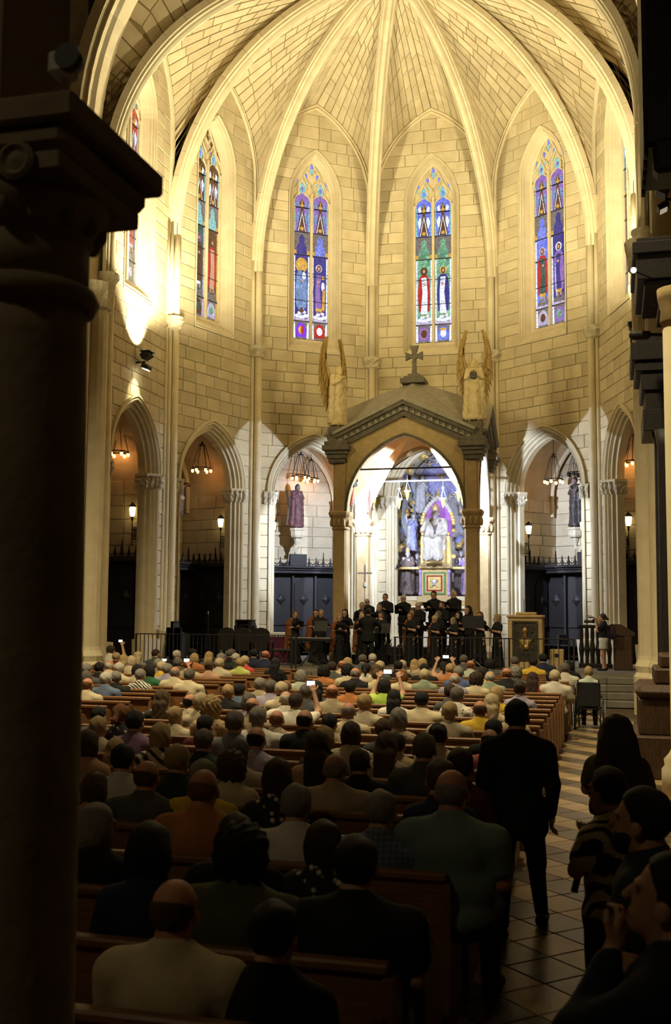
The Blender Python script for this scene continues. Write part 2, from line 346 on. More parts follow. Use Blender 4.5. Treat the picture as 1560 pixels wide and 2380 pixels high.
def chapel(key, fr, wall):
    D0, D1, h = .55, 3.0, 1.95
    # closed room behind the arch
    V, Fc = [], []
    prof = [(-h, ZF), (-h, 6.6)]+[(x, z) for x, z in parc(h, 6.6, 2.5, 6.6, 0, 7, 1)][1:-1]+[(h, 6.6), (h, ZF)]
    m = len(prof); V = [fr.P(x, z, D0) for x, z in prof]+[fr.P(x, z, D1) for x, z in prof]
    Fc = [(i, i+1, m+i+1, m+i) for i in range(m-1)]+[tuple(m+i for i in range(m))]
    Fc += [(0, m, 2*m-1, m-1)]
    obj('chapel_room', (V, Fc), M['plaster'], wall)
    # jamb returns between arch and room
    for sg in (-1, 1):
        obj('chapel_return', ([fr.P(sg*(CW-.34), ZF, D0), fr.P(sg*h, ZF, D0), fr.P(sg*h, 9.3, D0), fr.P(sg*(CW-.34), 9.3, D0)], [(0, 1, 2, 3)]), M['plaster'], wall)
    if key == 'E': return
    reg = []
    zs = courses(4.0, 9.0, [6.6], .45)
    for a, b in zip(zs[:-1], zs[1:]):
        o0, o1 = hwf(a, h-.03, 6.6, 2.45), hwf(b, h-.03, 6.6, 2.45); reg.append((a, b, -o0, -o1, o0, o1))
    if key != 'B':
        g = Frame(fr.P(0, 0, D1-.05), fr.n, h); stones(g, wall, reg, M['plaster'], .9, 0, .05)
        for sg in (-1, 1):
            sf = Frame(fr.P(sg*(h-.04), 0, (D0+D1)/2), fr.t*sg, 1.2); stones(sf, wall, [(a, b, -1.2, -1.2, 1.2, 1.2) for a, b in zip(zs[:-1], zs[1:]) if b < 6.7], M['plaster'], .9, 0, .03)
    # vault rib of the chapel
    obj('chapel_rib', sweep_arch(Frame(fr.P(0, 0, D1-.35), fr.n, h), h, 6.6, 2.5, 6.0, [(0, 0), (.1, 0), (.14, .06), (.1, .14), (0, .16)], 7), M['rib'], wall)
WALL = {}
for key, fr in FR.items():
    wn = WNAME[key]; reg = regions_of(fr, True, key != 'E')
    V, Fc = [], []
    for z0, z1, l0, l1, r0, r1 in reg:
        k = len(V); V += [fr.P(l0, z0, .035), fr.P(r0, z0, .035), fr.P(r1, z1, .035), fr.P(l1, z1, .035)]; Fc.append((k, k+1, k+2, k+3))
    wall = struct(obj(wn, (V, Fc), M['mortar'])); WALL[key] = wall
    if key != 'E': stones(fr, wall, reg, M['stone'])
    # moulded chapel arch in two jambs and two halves of the arch
    obj('arch_moulding', sweep_arch(fr, CW, CS, CH, ZF, CHP, 14), M['rib'], wall)
    obj('hood_mould', sweep_arch(fr, CW+.07, CS, CH+.09, CS, [(0, -.01), (-.01, -.09), (.05, -.1), (.09, -.02)], 14), M['rib'], wall)
    for sg in (-1, 1):
        pts = [(sg*(CW-o+.0), d) for o, d in CHP]+[(sg*(CW-.34), .62)]; pts = [(sg*(CW+.16), -.02)]+pts
        cobj('capital', lumpy_capital(pts, CS-.46, CS-.04, fr, .055), M['carved'], wall)
        ab = [(sg*(CW+.2), -.06), (sg*(CW-.02), -.16), (sg*(CW-.42), .2), (sg*(CW-.46), .6), (sg*(CW+.2), .6)]
        cobj('abacus', ([fr.P(x, z, y) for z in (CS-.06, CS+.03) for x, y in ab], [(0, 1, 6, 5), (1, 2, 7, 6), (2, 3, 8, 7), (3, 4, 9, 8), (5, 6, 7, 8, 9), (4, 3, 2, 1, 0)]), M['rib'], wall)
        bs = [(sg*(CW+.2), -.1), (sg*(CW-.02), -.2), (sg*(CW-.44), .15), (sg*(CW-.44), .55)]
        cobj('plinth', lumpy_capital(bs, ZF, ZF+.75, fr, 0., 2), M['rib'], wall)
    chapel(key, fr, wall)
    # moulding that frames the wall under the vault
    obj('wall_arch', sweep_arch(fr, TW+.05, TS, TH, 12.2, [(-.02, -.05), (.06, -.1), (.1, -.04), (.16, -.09), (.2, .02)], 12), M['rib'], wall)
# ================================================================ windows
GL = dict(white=glass('white_glass', (.85, .88, 1.), (.70, .74, .92), 1.45, 7), aqua=glass('aqua_glass', (.40, .85, .80), (.25, .62, .72), 1., 14, .03),
          blue=glass('blue_glass', (.12, .18, .95), (.30, .36, 1.), 1., 8), navy=glass('navy_glass', (.03, .03, .30), (.08, .06, .45), .8, 8),
          green=glass('green_glass', (.35, .80, .48), (.10, .30, .20), .9, 7), red=glass('red_glass', (.75, .02, .02), (.45, .01, .02), 1., 9),
          amber=glass('amber_glass', (1., .62, .10), (.75, .38, .05), 1., 11), brown=glass('brown_glass', (.26, .08, .03), (.10, .04, .02), .7, 14),
          violet=glass('violet_glass', (.30, .14, .70), (.45, .25, .6), .9, 12), purple=glass('purple_glass', (.25, .02, .95), (.2, .02, .8), 1.2, 5),
          sky=glass('sky_glass', (.28, .46, .80), (.16, .26, .55), 1., 6), grey=glass('grisaille_glass', (.36, .30, .28), (.20, .17, .16), .8, 12),
          skin=glass('flesh_glass', (.85, .48, .30), (.70, .36, .22), .9, 3, .0), lead=M['iron'],
          teal=glass('teal_glass', (.05, .20, .16), (.03, .10, .10), .8, 8), rose=glass('rose_glass', (.75, .66, .85), (.5, .42, .7), 1., 8))
GD = .5
def zt_(z): return z+.2*max(0., min(1., (z-17.3)/.9))
def ell(cx, cz, rx, rz, n=14): return [(cx+rx*cos(2*pi*i/n), cz+rz*sin(2*pi*i/n)) for i in range(n)]
def gpiece(fr, par, nm, poly, col, lay=1):
    v = [fr.P(x, zt_(z), GD-.004*lay) for x, z in poly]; cobj(nm, (v, [tuple(range(len(v)))]), GL[col], par)
def lancet(fr, par, cx, spec):
    W = .315; z0 = 12.72; X = lambda x: cx+x
    bg, fig, base, tone, frame = spec['bg'], spec['fig'], spec['base'], spec['tone'], spec['frame']
    cuts = [(z0, 13.42, 'grey'), (13.42, 14.22, bg), (14.22, 15.2, bg), (15.2, 16.02, bg), (16.02, 16.92, 'grey'), (16.92, 17.78, tone)]
    for a, b, c in cuts:
        gpiece(fr, par, 'pane', [(X(-W), a+.012), (X(W), a+.012), (X(W), b-.012), (X(-W), b-.012)], c, 0)
    hd = [(X(-W), 17.79), (X(W), 17.79), (X(W), 17.98), (X(W*.8), 18.14), (X(W*.35), 18.2), (X(.06), 18.26), (X(-.06), 18.26), (X(-W*.35), 18.2), (X(-W*.8), 18.14), (X(-W), 17.98)]
    gpiece(fr, par, 'pane', hd, tone, 0)
    gpiece(fr, par, 'teardrop_pane', [(X(-.05), 18.27), (X(.05), 18.27), (X(.13), 18.38), (X(.13), 18.5), (X(.07), 18.6), (X(0), 18.72), (X(-.07), 18.6), (X(-.13), 18.5), (X(-.13), 18.38)], 'aqua', 1)
    gpiece(fr, par, 'teardrop_centre', ell(X(0), 18.45, .06, .09, 8), 'violet' if tone == 'violet' else 'blue', 2)
    for sg in (-1, 1):       # pale side shafts and pearl border
        gpiece(fr, par, 'border_strip', [(X(sg*W), 13.45), (X(sg*(W-.055)), 13.45), (X(sg*(W-.055)), 15.98), (X(sg*W), 15.98)][::sg], frame, 1)
        gpiece(fr, par, 'border_strip', [(X(sg*W), 16.93), (X(sg*(W-.05)), 16.93), (X(sg*(W-.05)), 17.9), (X(sg*W), 17.98)][::sg], 'aqua', 1)
        gpiece(fr, par, 'border_strip', [(X(sg*W), z0+.02), (X(sg*(W-.09)), z0+.02), (X(sg*(W-.07)), 13.38), (X(sg*W), 13.38)][::sg], frame, 1)
        gpiece(fr, par, 'lozenge', [(X(sg*.06), 17.4), (X(sg*.19), 17.25), (X(sg*.25), 17.5), (X(sg*.14), 17.66)][::sg], 'white' if tone != 'violet' else 'sky', 1)
        gpiece(fr, par, 'lozenge', [(X(sg*.1), 17.84), (X(sg*.19), 17.8), (X(sg*.24), 17.95), (X(sg*.14), 18.02)][::sg], 'white' if tone != 'violet' else 'sky', 1)
    # crocketed gable with finial
    gpiece(fr, par, 'gable', [(X(-.2), 16.95), (X(.2), 16.95), (X(.05), 17.72), (X(.1), 17.9), (X(0), 18.1), (X(-.1), 17.9), (X(-.05), 17.72)], 'brown', 2)
    gpiece(fr, par, 'gable_edge', [(X(-.16), 16.96), (X(-.13), 16.96), (X(.0), 17.58), (X(.13), 16.96), (X(.16), 16.96), (X(0), 17.68)], 'white', 3)
    gpiece(fr, par, 'gable_rose', ell(X(0), 17.06, .075, .075, 10), 'amber', 3)
    gpiece(fr, par, 'finial', [(X(-.09), 17.86), (X(0), 17.78), (X(.09), 17.86), (X(.03), 17.9), (X(0), 18.06), (X(-.03), 17.9)], 'amber', 3)
    # canopy niche
    nb = spec['niche']
    gpiece(fr, par, 'niche', [(X(-.2), 16.05), (X(.2), 16.05), (X(.2), 16.35), (X(.1), 16.5), (X(.12), 16.7), (X(0), 16.85), (X(-.12), 16.7), (X(-.1), 16.5), (X(-.2), 16.35)], nb, 1)
    for sg in (-1, 1): gpiece(fr, par, 'capital_block', [(X(sg*.22), 16.05), (X(sg*W), 16.05), (X(sg*W), 16.2), (X(sg*.22), 16.2)][::sg], 'amber', 2)
    # figure
    for nm, poly, col, lay in fig: gpiece(fr, par, nm, [(X(x), z) for x, z in poly], col, lay)
    # clouds and lower emblem
    for x, z, r in ((-.16, 13.62, .1), (.02, 13.57, .12), (.18, 13.64, .1), (-.06, 13.74, .09), (.12, 13.78, .08)):
        gpiece(fr, par, 'ground_piece', ell(X(x), z, r, r*.8, 9), spec['ground'], 1+(x > 0))
    for nm, poly, col, lay in base: gpiece(fr, par, nm, [(X(x), z) for x, z in poly], col, lay)
    gpiece(fr, par, 'sill_strip', [(X(-W+.02), 13.43), (X(W-.02), 13.43), (X(W-.02), 13.53), (X(-W+.02), 13.53)], 'rose' if frame == 'white' else 'grey', 3)
    # lead bars
    for z in (13.42, 14.22, 15.2, 16.02, 16.92, 17.79):
        cobj('saddle_bar', ([fr.P(X(x), zt_(z)+dz, GD-.03+dd) for dd in (0, .012) for x, dz in ((-W-.02, -.012), (W+.02, -.012), (W+.02, .012), (-W-.02, .012))], [(0, 1, 2, 3), (7, 6, 5, 4), (0, 4, 5, 1), (2, 6, 7, 3)]), M['iron'], par)
def standing(robe, cloak, halo, hair='brown', sh=0., side=1, hem='white'):
    return [('cloak', [(-.2+sh, 13.95), (.2+sh, 13.95), (.24+sh, 14.6), (.2+sh, 15.25), (.08+sh, 15.42), (-.08+sh, 15.42), (-.2+sh, 15.25), (-.24+sh, 14.6)], cloak, 2),
            ('robe', [(-.13+sh, 13.88), (.13+sh, 13.88), (.09+side*.05+sh, 14.7), (.1+sh, 15.3), (-.1+sh, 15.3), (-.1+side*.04+sh, 14.7)], robe, 3),
            ('halo', ell(sh, 15.56, .14, .16), halo, 2), ('hair', ell(sh, 15.55, .085, .13), hair, 3), ('face', ell(sh, 15.55, .05, .075, 10), 'skin', 4),
            ('hands', ell(sh+side*.03, 15.02, .06, .05, 8), 'skin', 4), ('hem', [(-.13+sh, 13.86), (.13+sh, 13.86), (.12+sh, 13.98), (-.12+sh, 13.98)], hem, 4),
            ('foot', ell(-.06+sh, 13.8, .035, .06, 8), 'skin', 4), ('foot', ell(.08+sh, 13.8, .035, .06, 8), 'skin', 4)]
def emblem(out, inn, star=None):
    L = [('medallion', [(-.2, 12.8), (.2, 12.8), (.22, 13.1), (.12, 13.3), (0, 13.37), (-.12, 13.3), (-.22, 13.1)], out, 2), ('charge', ell(0, 13.07, .12, .16, 10), inn, 3)]
    if star:
        L += [('ray', [(.03*cos(a)+.13*cos(a-.12), 13.07+.17*sin(a-.12)), (.19*cos(a), 13.07+.23*sin(a)), (.13*cos(a+.12), 13.07+.17*sin(a+.12))], star, 4) for a in [2*pi*i/9 for i in range(9)]]
    return L
def spec(bg, niche, fig, base, tone='blue', frame='white', ground='white'): return dict(bg=bg, niche=niche, fig=fig, base=base, tone=tone, frame=frame, ground=ground)
madonna = standing('sky', 'sky', 'amber', 'amber', 0, 1, 'sky')+[('child', ell(.1, 15.2, .08, .14), 'white', 5), ('glory', ell(0, 15.62, .24, .3, 18), 'amber', 1), ('star', [(-.1, 13.82), (0, 13.72), (.1, 13.82), (0, 13.98)], 'brown', 6)]
joseph = standing('violet', 'navy', 'rose', 'brown', -.04, -1, 'amber')+[('child_robe', [(.08, 13.9), (.2, 13.9), (.22, 14.7), (.12, 14.8)], 'amber', 5), ('child_tunic', ell(.13, 14.85, .07, .18), 'white', 4), ('child_head', ell(.13, 15.2, .06, .08, 9), 'amber', 5)]
LN = {'A': (spec('navy', 'navy', madonna, emblem('purple', 'amber')+[('shield_half', [(.0, 12.93), (.11, 12.93), (.12, 13.2), (.0, 13.24)], 'red', 4)], 'violet'),
            spec('navy', 'blue', joseph, emblem('red', 'white'), 'violet')),
      'B': (spec('green', 'green', standing('white', 'red', 'brown', 'brown'), emblem('violet', 'brown', 'amber')), spec('green', 'green', standing('white', 'navy', 'amber', 'brown', 0, -1), emblem('blue', 'white')+[('crown', ell(0, 13.22, .13, .06, 9), 'amber', 4)])),
      'C': (spec('blue', 'blue', standing('teal', 'red', 'rose', 'brown', 0, 1, 'amber'), emblem('rose', 'brown'), 'violet', 'white', 'grey'),
            spec('navy', 'navy', standing('navy', 'violet', 'white', 'brown', 0, -1, 'amber')+[('sword', [(-.12, 13.75), (-.1, 13.75), (-.13, 14.95), (-.16, 14.95)], 'white', 6)], emblem('violet', 'green'), 'violet', 'white', 'grey')),
      'Z': (spec('teal', 'aqua', standing('brown', 'brown', 'violet', 'brown'), emblem('brown', 'teal'), 'brown', 'rose', 'grey'), spec('brown', 'aqua', standing('skin', 'red', 'brown', 'brown', 0, 1, 'skin'), emblem('rose', 'green'), 'brown', 'amber', 'grey')),
      'Y': (spec('brown', 'brown', standing('rose', 'brown', 'brown'), emblem('brown', 'grey'), 'brown', 'grey', 'grey'), spec('brown', 'red', standing('red', 'teal', 'brown', 'brown', 0, 1, 'rose'), emblem('teal', 'rose'), 'red', 'rose', 'grey')),
      'D': (spec('brown', 'green', standing('brown', 'brown', 'green'), emblem('violet', 'grey'), 'brown', 'grey', 'grey'), spec('brown', 'green', standing('brown', 'grey', 'brown'), emblem('violet', 'rose'), 'brown', 'grey', 'grey'))}
WPROF = [(o*.577, d*.7) for o, d in [(0, 0), (0, -.03), (.05, -.05), (.08, .0), (.08, .06), (.14, .08), (.17, .06), (.18, .16), (.22, .2), (.25, .18), (.27, .28), (.42, .56), (.52, .62), (.52, .8)]]
for key, no in WIN.items():
    fr = FR[key]; win = struct(empty('window_%d' % no, fr.P(0, WZ, .3)), None)
    inv = Matrix.Translation(win.location).inverted()
    fw = Frame((fr.c.x, fr.c.y, 0), fr.n, fr.hw); fw.c = fr.c-Vector(win.location); fw.P = (lambda u, z, d=0., f=fw, wz=WZ: (lambda p: (p.x, p.y, z-wz))(f.c+f.t*u+f.n*d))
    obj('embrasure', sweep_arch(fw, WW, WS, WH, lambda o: WZ+.6*min(o, .3)/.3, WPROF, 12), M['rib'], win)
    sv = [fw.P(sg*(WW-o), WZ+.6*min(o, .3)/.3, d) for o, d in WPROF for sg in (-1, 1)]
    obj('sloping_sill', (sv, [(2*i, 2*i+1, 2*i+3, 2*i+2) for i in range(len(WPROF)-1)]), M['rib'], win)
    # pierced stone plate of the tracery head, mullion and ogee bars
    plate = [(x, z) for x, z in parc(WW, WS, WH, 17.95, .298, 10, 1)]
    obj('tracery_plate', ([fw.P(x, z, GD+.003) for x, z in plate], [tuple(range(len(plate)))]), M['rib'], win)
    obj('mullion', fw.geo(box(-.05, .05, GD-.12, GD+.02, 12.7, 18.5, .02)), M['rib'], win)
    for sg in (-1, 1):
        obj('jamb_shaft', fw.geo(box(sg*.74-.045, sg*.74+.045, GD-.08, GD+.02, 12.7, 18.2, .02)), M['rib'], win)
        lc = sg*.375
        bars = [[(lc-.34, 17.9), (lc-.3, 18.1), (lc-.14, 18.26), (lc-.17, 18.45), (lc-.1, 18.62), (lc, 18.8)], [(lc+.34, 17.9), (lc+.3, 18.1), (lc+.14, 18.26), (lc+.17, 18.45), (lc+.1, 18.62), (lc, 18.8)],
                [(lc, 18.8), (lc-sg*.02, 18.95), (lc-sg*.12, 19.15), (lc-sg*.2, 19.3), (lc-sg*.3, 19.45)], [(0, 18.28), (sg*.05, 18.6), (sg*.2, 18.75), (lc, 18.8)][:3]+[(lc-sg*.06, 18.98)],
                [(lc+sg*.35, 18.4), (lc+sg*.18, 18.6), (lc+sg*.02, 18.82)], [(0, 18.95), (sg*.1, 19.1), (sg*.12, 19.3), (sg*.05, 19.5)]]
        for b in bars: cobj('tracery_bar', fw.geo(tube([(x, GD-.03, zt_(z)) for x, z in b], .032, 6)), M['rib'], win)
        for nm, poly, col in [('eyelet_pane', ell(lc+sg*.26, 18.78, .09, .11, 9), 'blue'), ('eyelet_pane', ell(lc+sg*.17, 19.03, .065, .08, 9), 'blue'), ('eyelet_pane', ell(lc-sg*.13, 18.98, .075, .1, 9), 'blue'),
                              ('eyelet_pane', ell(lc-sg*.2, 18.68, .07, .07, 9), 'aqua'), ('eyelet_pane', ell(lc-sg*.21, 18.75, .06, .05, 9), 'amber'),
                              ('eyelet_tip', [(lc+sg*.3, 18.5), (lc+sg*.34, 18.62), (lc+sg*.24, 18.66)][::sg], 'aqua'), ('eyelet_tip', [(lc+sg*.18, 19.12), (lc+sg*.08, 19.3), (lc+sg*.1, 19.1)][::-sg], 'aqua')]:
            c2 = col if key in 'ABC' else {'blue': 'brown', 'aqua': 'violet', 'amber': 'grey'}[col]
            gpiece(fw, win, nm, poly, c2, 2)
        lancet(fw, win, lc, LN[key][0 if sg < 0 else 1])
    for nm, poly, col in [('eyelet_pane', ell(0, 19.38, .09, .1, 10), 'blue'), ('eyelet_pane', ell(0, 19.18, .075, .1, 10), 'aqua')]: gpiece(fw, win, nm, poly, col if key in 'ABC' else 'brown', 2)
# ================================================================ corner shafts and corbels
CORN = {}
for nm, a in dict(YZ=-90, ZA=-54, AB=-18, BC=18, CD=54, DE=90).items():
    a = radians(a); CORN[nm] = (sin(a)*RR, DC+cos(a)*RR)
CORN['YP'] = (-RR, 27.2); CORN['EN'] = (RR, 27.2)
ZR = 14.9
def rib_pt(c, th):
    rho = (8.42*cos(th)-.85)/7.57; return (c[0]*rho, DC+(c[1]-DC)*rho, ZR+8.35*sin(th))
TMAX = acos(.85/8.42)
for nm, (x, y) in CORN.items():
    e = Vector((x, y-DC, 0)).normalized(); q = Vector((-e.y, e.x, 0)); sh = struct(empty('trim_shaft', (x, y, ZF)))
    for k, (off, dep, r) in enumerate([(0, -.22, .13), (-.17, -.1, .075), (.17, -.1, .075), (-.27, -.02, .06), (.27, -.02, .06)]):
        p = q*off+e*dep
        obj('shaft', xf(lathe([(r+.05, 0), (r+.05, .5), (r+.02, .6), (r, .7), (r, 12.0-ZF-.3)], 10), (p.x, p.y, 0)), M['rib'], sh, smooth=True)
        obj('upper_shaft', xf(lathe([(r, 12.0-ZF), (r, ZR-ZF+.4)], 10), (p.x, p.y, 0)), M['rib'], sh, smooth=True)
    g = lathe([(.16, 11.62-ZF), (.22, 11.68-ZF), (.24, 11.8-ZF), (.30, 11.92-ZF), (.36, 12.0-ZF), (.36, 12.08-ZF), (.2, 12.1-ZF)], 14)
    v = np.array(g[0]); nz = RNG.rand(len(v)); mk = (v[:, 2] > 11.66-ZF) & (v[:, 2] < 11.95-ZF); v[mk, :2] *= (1+.35*nz[mk])[:, None]; v[:, :2] += np.array((e.x, e.y))*-.12
    obj('corbel_capital', (v, g[1]), M['carved'], sh)
# ================================================================ vault: webs (ceiling) and ribs
def vnorm(p): return Vector(p).normalized()
def web(fr, cl, cr, big=False):
    ceil = None; NT = 25; sub = []
    R0 = (TW*TW+TH*TH)/(2*TW); cc = R0-TW; tha = acos(cc/R0)
    def Fm(t, sg):
        if big:
            s1 = 16-ZR; B0 = (7.95**2+8.85**2)/15.9; bc = B0-7.95; s2 = B0*acos(bc/B0); l = t*(s1+s2)
            if l < s1: return np.array(fr.P(sg*fr.hw, ZR+l, 0.))
            a = (l-s1)/B0; return np.array(fr.P(sg*(-bc+B0*cos(a)), 16+B0*sin(a), 0.))
        s1 = (TS-ZR); s2 = R0*tha; l = t*(s1+s2)
        if l < s1: return np.array(fr.P(sg*fr.hw, ZR+l, 0.02))
        a = (l-s1)/R0; k = fr.hw/TW; return np.array(fr.P(sg*(-cc+R0*cos(a))*k, TS+R0*sin(a), .02))
    def S(t, q, sg, lift=0.):
        a = Fm(t, sg); b = np.array(rib_pt(cl if sg < 0 else cr, t*TMAX)); p = a+(b-a)*q
        return p+np.array((0, 0, (.22*sin(pi*q)*sin(pi*min(t, .98))**.5)+lift))
    V, Fc = [], []
    for sg in (-1, 1):
        k0 = len(V); nq = 12
        for i in range(NT+1):
            for j in range(nq+1): V.append(S(i/NT, j/nq, sg, .04))
        for i in range(NT):
            for j in range(nq): a = k0+i*(nq+1)+j; Fc.append((a, a+1, a+nq+2, a+nq+1))
    ceil = struct(obj('ceiling', (V, Fc), M['mortar'])); ctr = np.array((0, DC, 15.))
    for sg in (-1, 1):
        for i in range(NT):
            t0, t1 = i/NT, (i+1)/NT; ln = np.linalg.norm(S((t0+t1)/2, 1, sg)-S((t0+t1)/2, 0, sg)); n = max(1, round(ln/(.8*random.uniform(.85, 1.2))))
            ks = [0]+[(j+random.uniform(-.2, .2))/n for j in range(1, n)]+[1]
            for j in range(n):
                a, b = ks[j], ks[j+1]; q = [S(t0+.001, a, sg), S(t0+.001, b, sg), S(t1-.001, b, sg), S(t1-.001, a, sg)]
                c = sum(q)/4; q = [p+(c-p)/(np.linalg.norm(c-p)+1e-6)*.013 for p in q]
                nr = np.cross(q[2]-q[0], q[3]-q[1]); l = np.linalg.norm(nr)
                if l < 1e-4: continue
                nr /= l
                if nr@(ctr-c) < 0: nr = -nr
                slab('stone', q, nr, M['stone'], ceil, .05, .014)
    return ceil
for key, cl, cr in [('Y', 'YP', 'YZ'), ('Z', 'YZ', 'ZA'), ('A', 'ZA', 'AB'), ('B', 'AB', 'BC'), ('C', 'BC', 'CD'), ('D', 'CD', 'DE'), ('E', 'DE', 'EN')]:
    web(FR[key], CORN[cl], CORN[cr])
web(Frame((0, 27.15, 0), (0, -1, 0), 7.95), CORN['EN'], CORN['YP'], True)
RPROF = [(-.24, .10), (-.24, -.10), (-.19, -.13), (-.19, -.19), (-.13, -.22), (-.11, -.28), (-.06, -.35), (.06, -.35), (.11, -.28), (.13, -.22), (.19, -.19), (.19, -.13), (.24, -.10), (.24, .10)]
def sweep_curve(pts, side, prof, s=1.):
    V, Fc = [], []; m = len(prof)
    for i, p in enumerate(pts):
        t = (Vector(pts[min(i+1, len(pts)-1)])-Vector(pts[max(i-1, 0)])).normalized(); sd = Vector(side); dn = sd.cross(t)
        if dn.dot(Vector((0, DC, 12))-Vector(p)) < 0: dn = -dn
        V += [tuple(Vector(p)+sd*a*s-dn*b*s) for a, b in prof]
        if i: Fc += [((i-1)*m+k, (i-1)*m+k+1, i*m+k+1, i*m+k) for k in range(m-1)]
    Fc += [tuple(range(m)), tuple(range((len(pts)-1)*m, len(pts)*m))[::-1]]
    return V, Fc
for nm, c in CORN.items():
    rib = struct(empty('trim_rib', (0, DC, 23.2))); e = Vector((c[0], c[1]-DC, 0)).normalized(); side = (-e.y, e.x, 0)
    ths = [0]+[TMAX*(i+random.uniform(-.15, .15))/13 for i in range(1, 13)]+[TMAX*.985]
    for a, b in zip(ths[:-1], ths[1:]):
        g = .0006; pts = [rib_pt(c, a+g+(b-a-2*g)*k/3) for k in range(4)]
        v, f = sweep_curve(pts, side, RPROF); v = np.array(v); ce = v.mean(0)
        link('rib_stone', mesh('rib_stone', v-ce, f, M['rib']), rib, tuple(ce-np.array((0, DC, 23.2))))
bo = struct(obj('trim_boss', lathe([(.1, -.5), (.45, -.45), (.6, -.25), (.62, 0), (.5, .2)], 18), M['carved'], None, (0, DC, 23.25)))
# transverse arch between the chancel and the nave
ta = struct(empty('trim_nave_arch', (0, 26.6, ZF)))
TP = [(-.35, 0), (0, 0), (0, .12), (.08, .2), (.16, .16), (.16, .32), (.26, .42), (.26, .8), (.16, .9), (.16, 1.06), (.08, 1.02), (0, 1.1), (0, 1.25), (-.35, 1.25)]
fa = Frame((0, 25.95, 0), (0, 1, 0), 7.7)
arc0 = [parc(7.85, 16, 8.6, 11.2, o, 22, 6) for o, d in TP]; nn = len(arc0[0])
for i0 in range(0, nn-1, 2):
    i1 = min(i0+2, nn-1); V, Fc = [], []; m = i1-i0+1
    for k, (o, d) in enumerate(TP):
        V += [Vector((arc0[k][i][0], 25.95+d, arc0[k][i][1])) for i in range(i0, i1+1)]
        if k: Fc += [((k-1)*m+i, (k-1)*m+i+1, k*m+i+1, k*m+i) for i in range(m-1)]
    ce = sum((Vector(v) for v in V), Vector())/len(V); V = [(Vector(v)-ce)*.998 for v in V]
    link('arch_stone', mesh('arch_stone', V, Fc, M['rib']), ta, tuple(ce-ta.location))
# piers under it, with shafts and capitals
for sg in (-1, 1):
    pr = struct(empty('trim_pier', (sg*7.6, 26.6, 0)))
    for k, (dx, dy, r) in enumerate([(-.15, 0, .34), (0, -.5, .2), (0, .48, .2)]):
        obj('shaft', xf(lathe([(r+.12, 0), (r+.12, .9), (r+.05, 1.0), (r+.09, 1.15), (r+.02, 1.3), (r, 1.4), (r, 11.0)], 14), (sg*dx, dy, 0)), M['rib'], pr, smooth=False)
    v, f = lathe([(.4, 10.7), (.5, 10.85), (.52, 11.1), (.62, 11.35), (.64, 11.55), (.4, 11.56)], 20); v = np.array(v); mk = (v[:, 2] > 10.8) & (v[:, 2] < 11.3); v[mk, :2] *= (1+.2*RNG.rand(mk.sum()))[:, None]
    obj('capital', (v, f), M['carved'], pr)
    obj('pier_core', box(min(0, sg*.7), max(0, sg*.7), -.9, .62, 0, 16), M['rib'], pr)
# nave shell behind the camera and overhead
def plain(nm, V, Fc, m): return struct(obj(nm, (V, Fc), m))
for sg, nm in ((-1, 'wall_nave_left'), (1, 'wall_nave_right')):
    wx = 14. if sg < 0 else 8.1
    plain(nm, [(sg*wx, -7, 0), (sg*wx, 26.2, 0), (sg*wx, 26.2, 24), (sg*wx, -7, 24)], [(0, 1, 2, 3)], M['pier'])
plain('wall_nave_back', [(-14, -7, 0), (8.1, -7, 0), (8.1, -7, 24), (-14, -7, 24)], [(0, 1, 2, 3)], M['pier'])
av = [(-14, 24.)]+parc(8.1, 18, 8.5, 18, 0, 10, 1)[7:]; n = len(av)
plain('ceiling_nave', [(x, -7, z) for x, z in av]+[(x, 26.2, z) for x, z in av], [(i, i+1, n+i+1, n+i) for i in range(n-1)], M['pier'])
plain('wall_nave_spur', [(-14, 26.2, 0), (-7.75, 26.2, 0), (-7.75, 26.2, 24), (-14, 26.2, 24)], [(0, 1, 2, 3)], M['pier'])
# ================================================================ floors and steps
fl = struct(obj('floor', box(-14, 9, -7, 30, -.3, -.012), M['grout']))
st = struct(obj('floor_presbytery', box(-8, 5.62, 29.0, 44, -.2, ZF), M['stagestone']))
sb = struct(obj('floor_landing', box(5.62, 8.2, 29.1, 44, -.2, ZF-.001), M['stagestone']))
stp = struct(empty('trim_steps', (6.4, 28.4, 0)))
for i in range(4):
    for k, (xa, xb) in enumerate(((5.62, 6.35), (6.352, 7.25))):
        obj('step', box(xa-6.4, xb-6.4, -.35+i*.28, .9, .18*i+.001, .18*(i+1)-.004*(i == 3), .02), M['stagestone'], stp)
stl = struct(empty('trim_stage_front', (0, 29.0, 0)))
for i, xa in enumerate(np.arange(-7.6, 5.4, 1.18)): obj('stone', box(xa, xa+1.165, -.06, 0, .01, ZF-.02, .012), M['stagestone'], stl)
# diagonal marble tiles of the side aisle
TS_ = .404; k = 0
for i in range(-14, 60):
    for j in range(-70, 14):
        u, v = i*TS_, j*TS_; x = 5.8+(u+v)*.7071; y = 7.42+(u-v)*.7071
        if not (5.3 < x < 7.6 and 4.6 < y < 27.9): continue
        h = TS_/2-.006; c = [(x, y+h*1.414, 0), (x-h*1.414, y, 0), (x, y-h*1.414, 0), (x+h*1.414, y, 0)]
        slab('tile', c, (0, 0, 1), M['tiled' if i % 2 else 'tile'], fl, .015, .004); k += 1
        if k >= 298: break
    if k >= 298: break
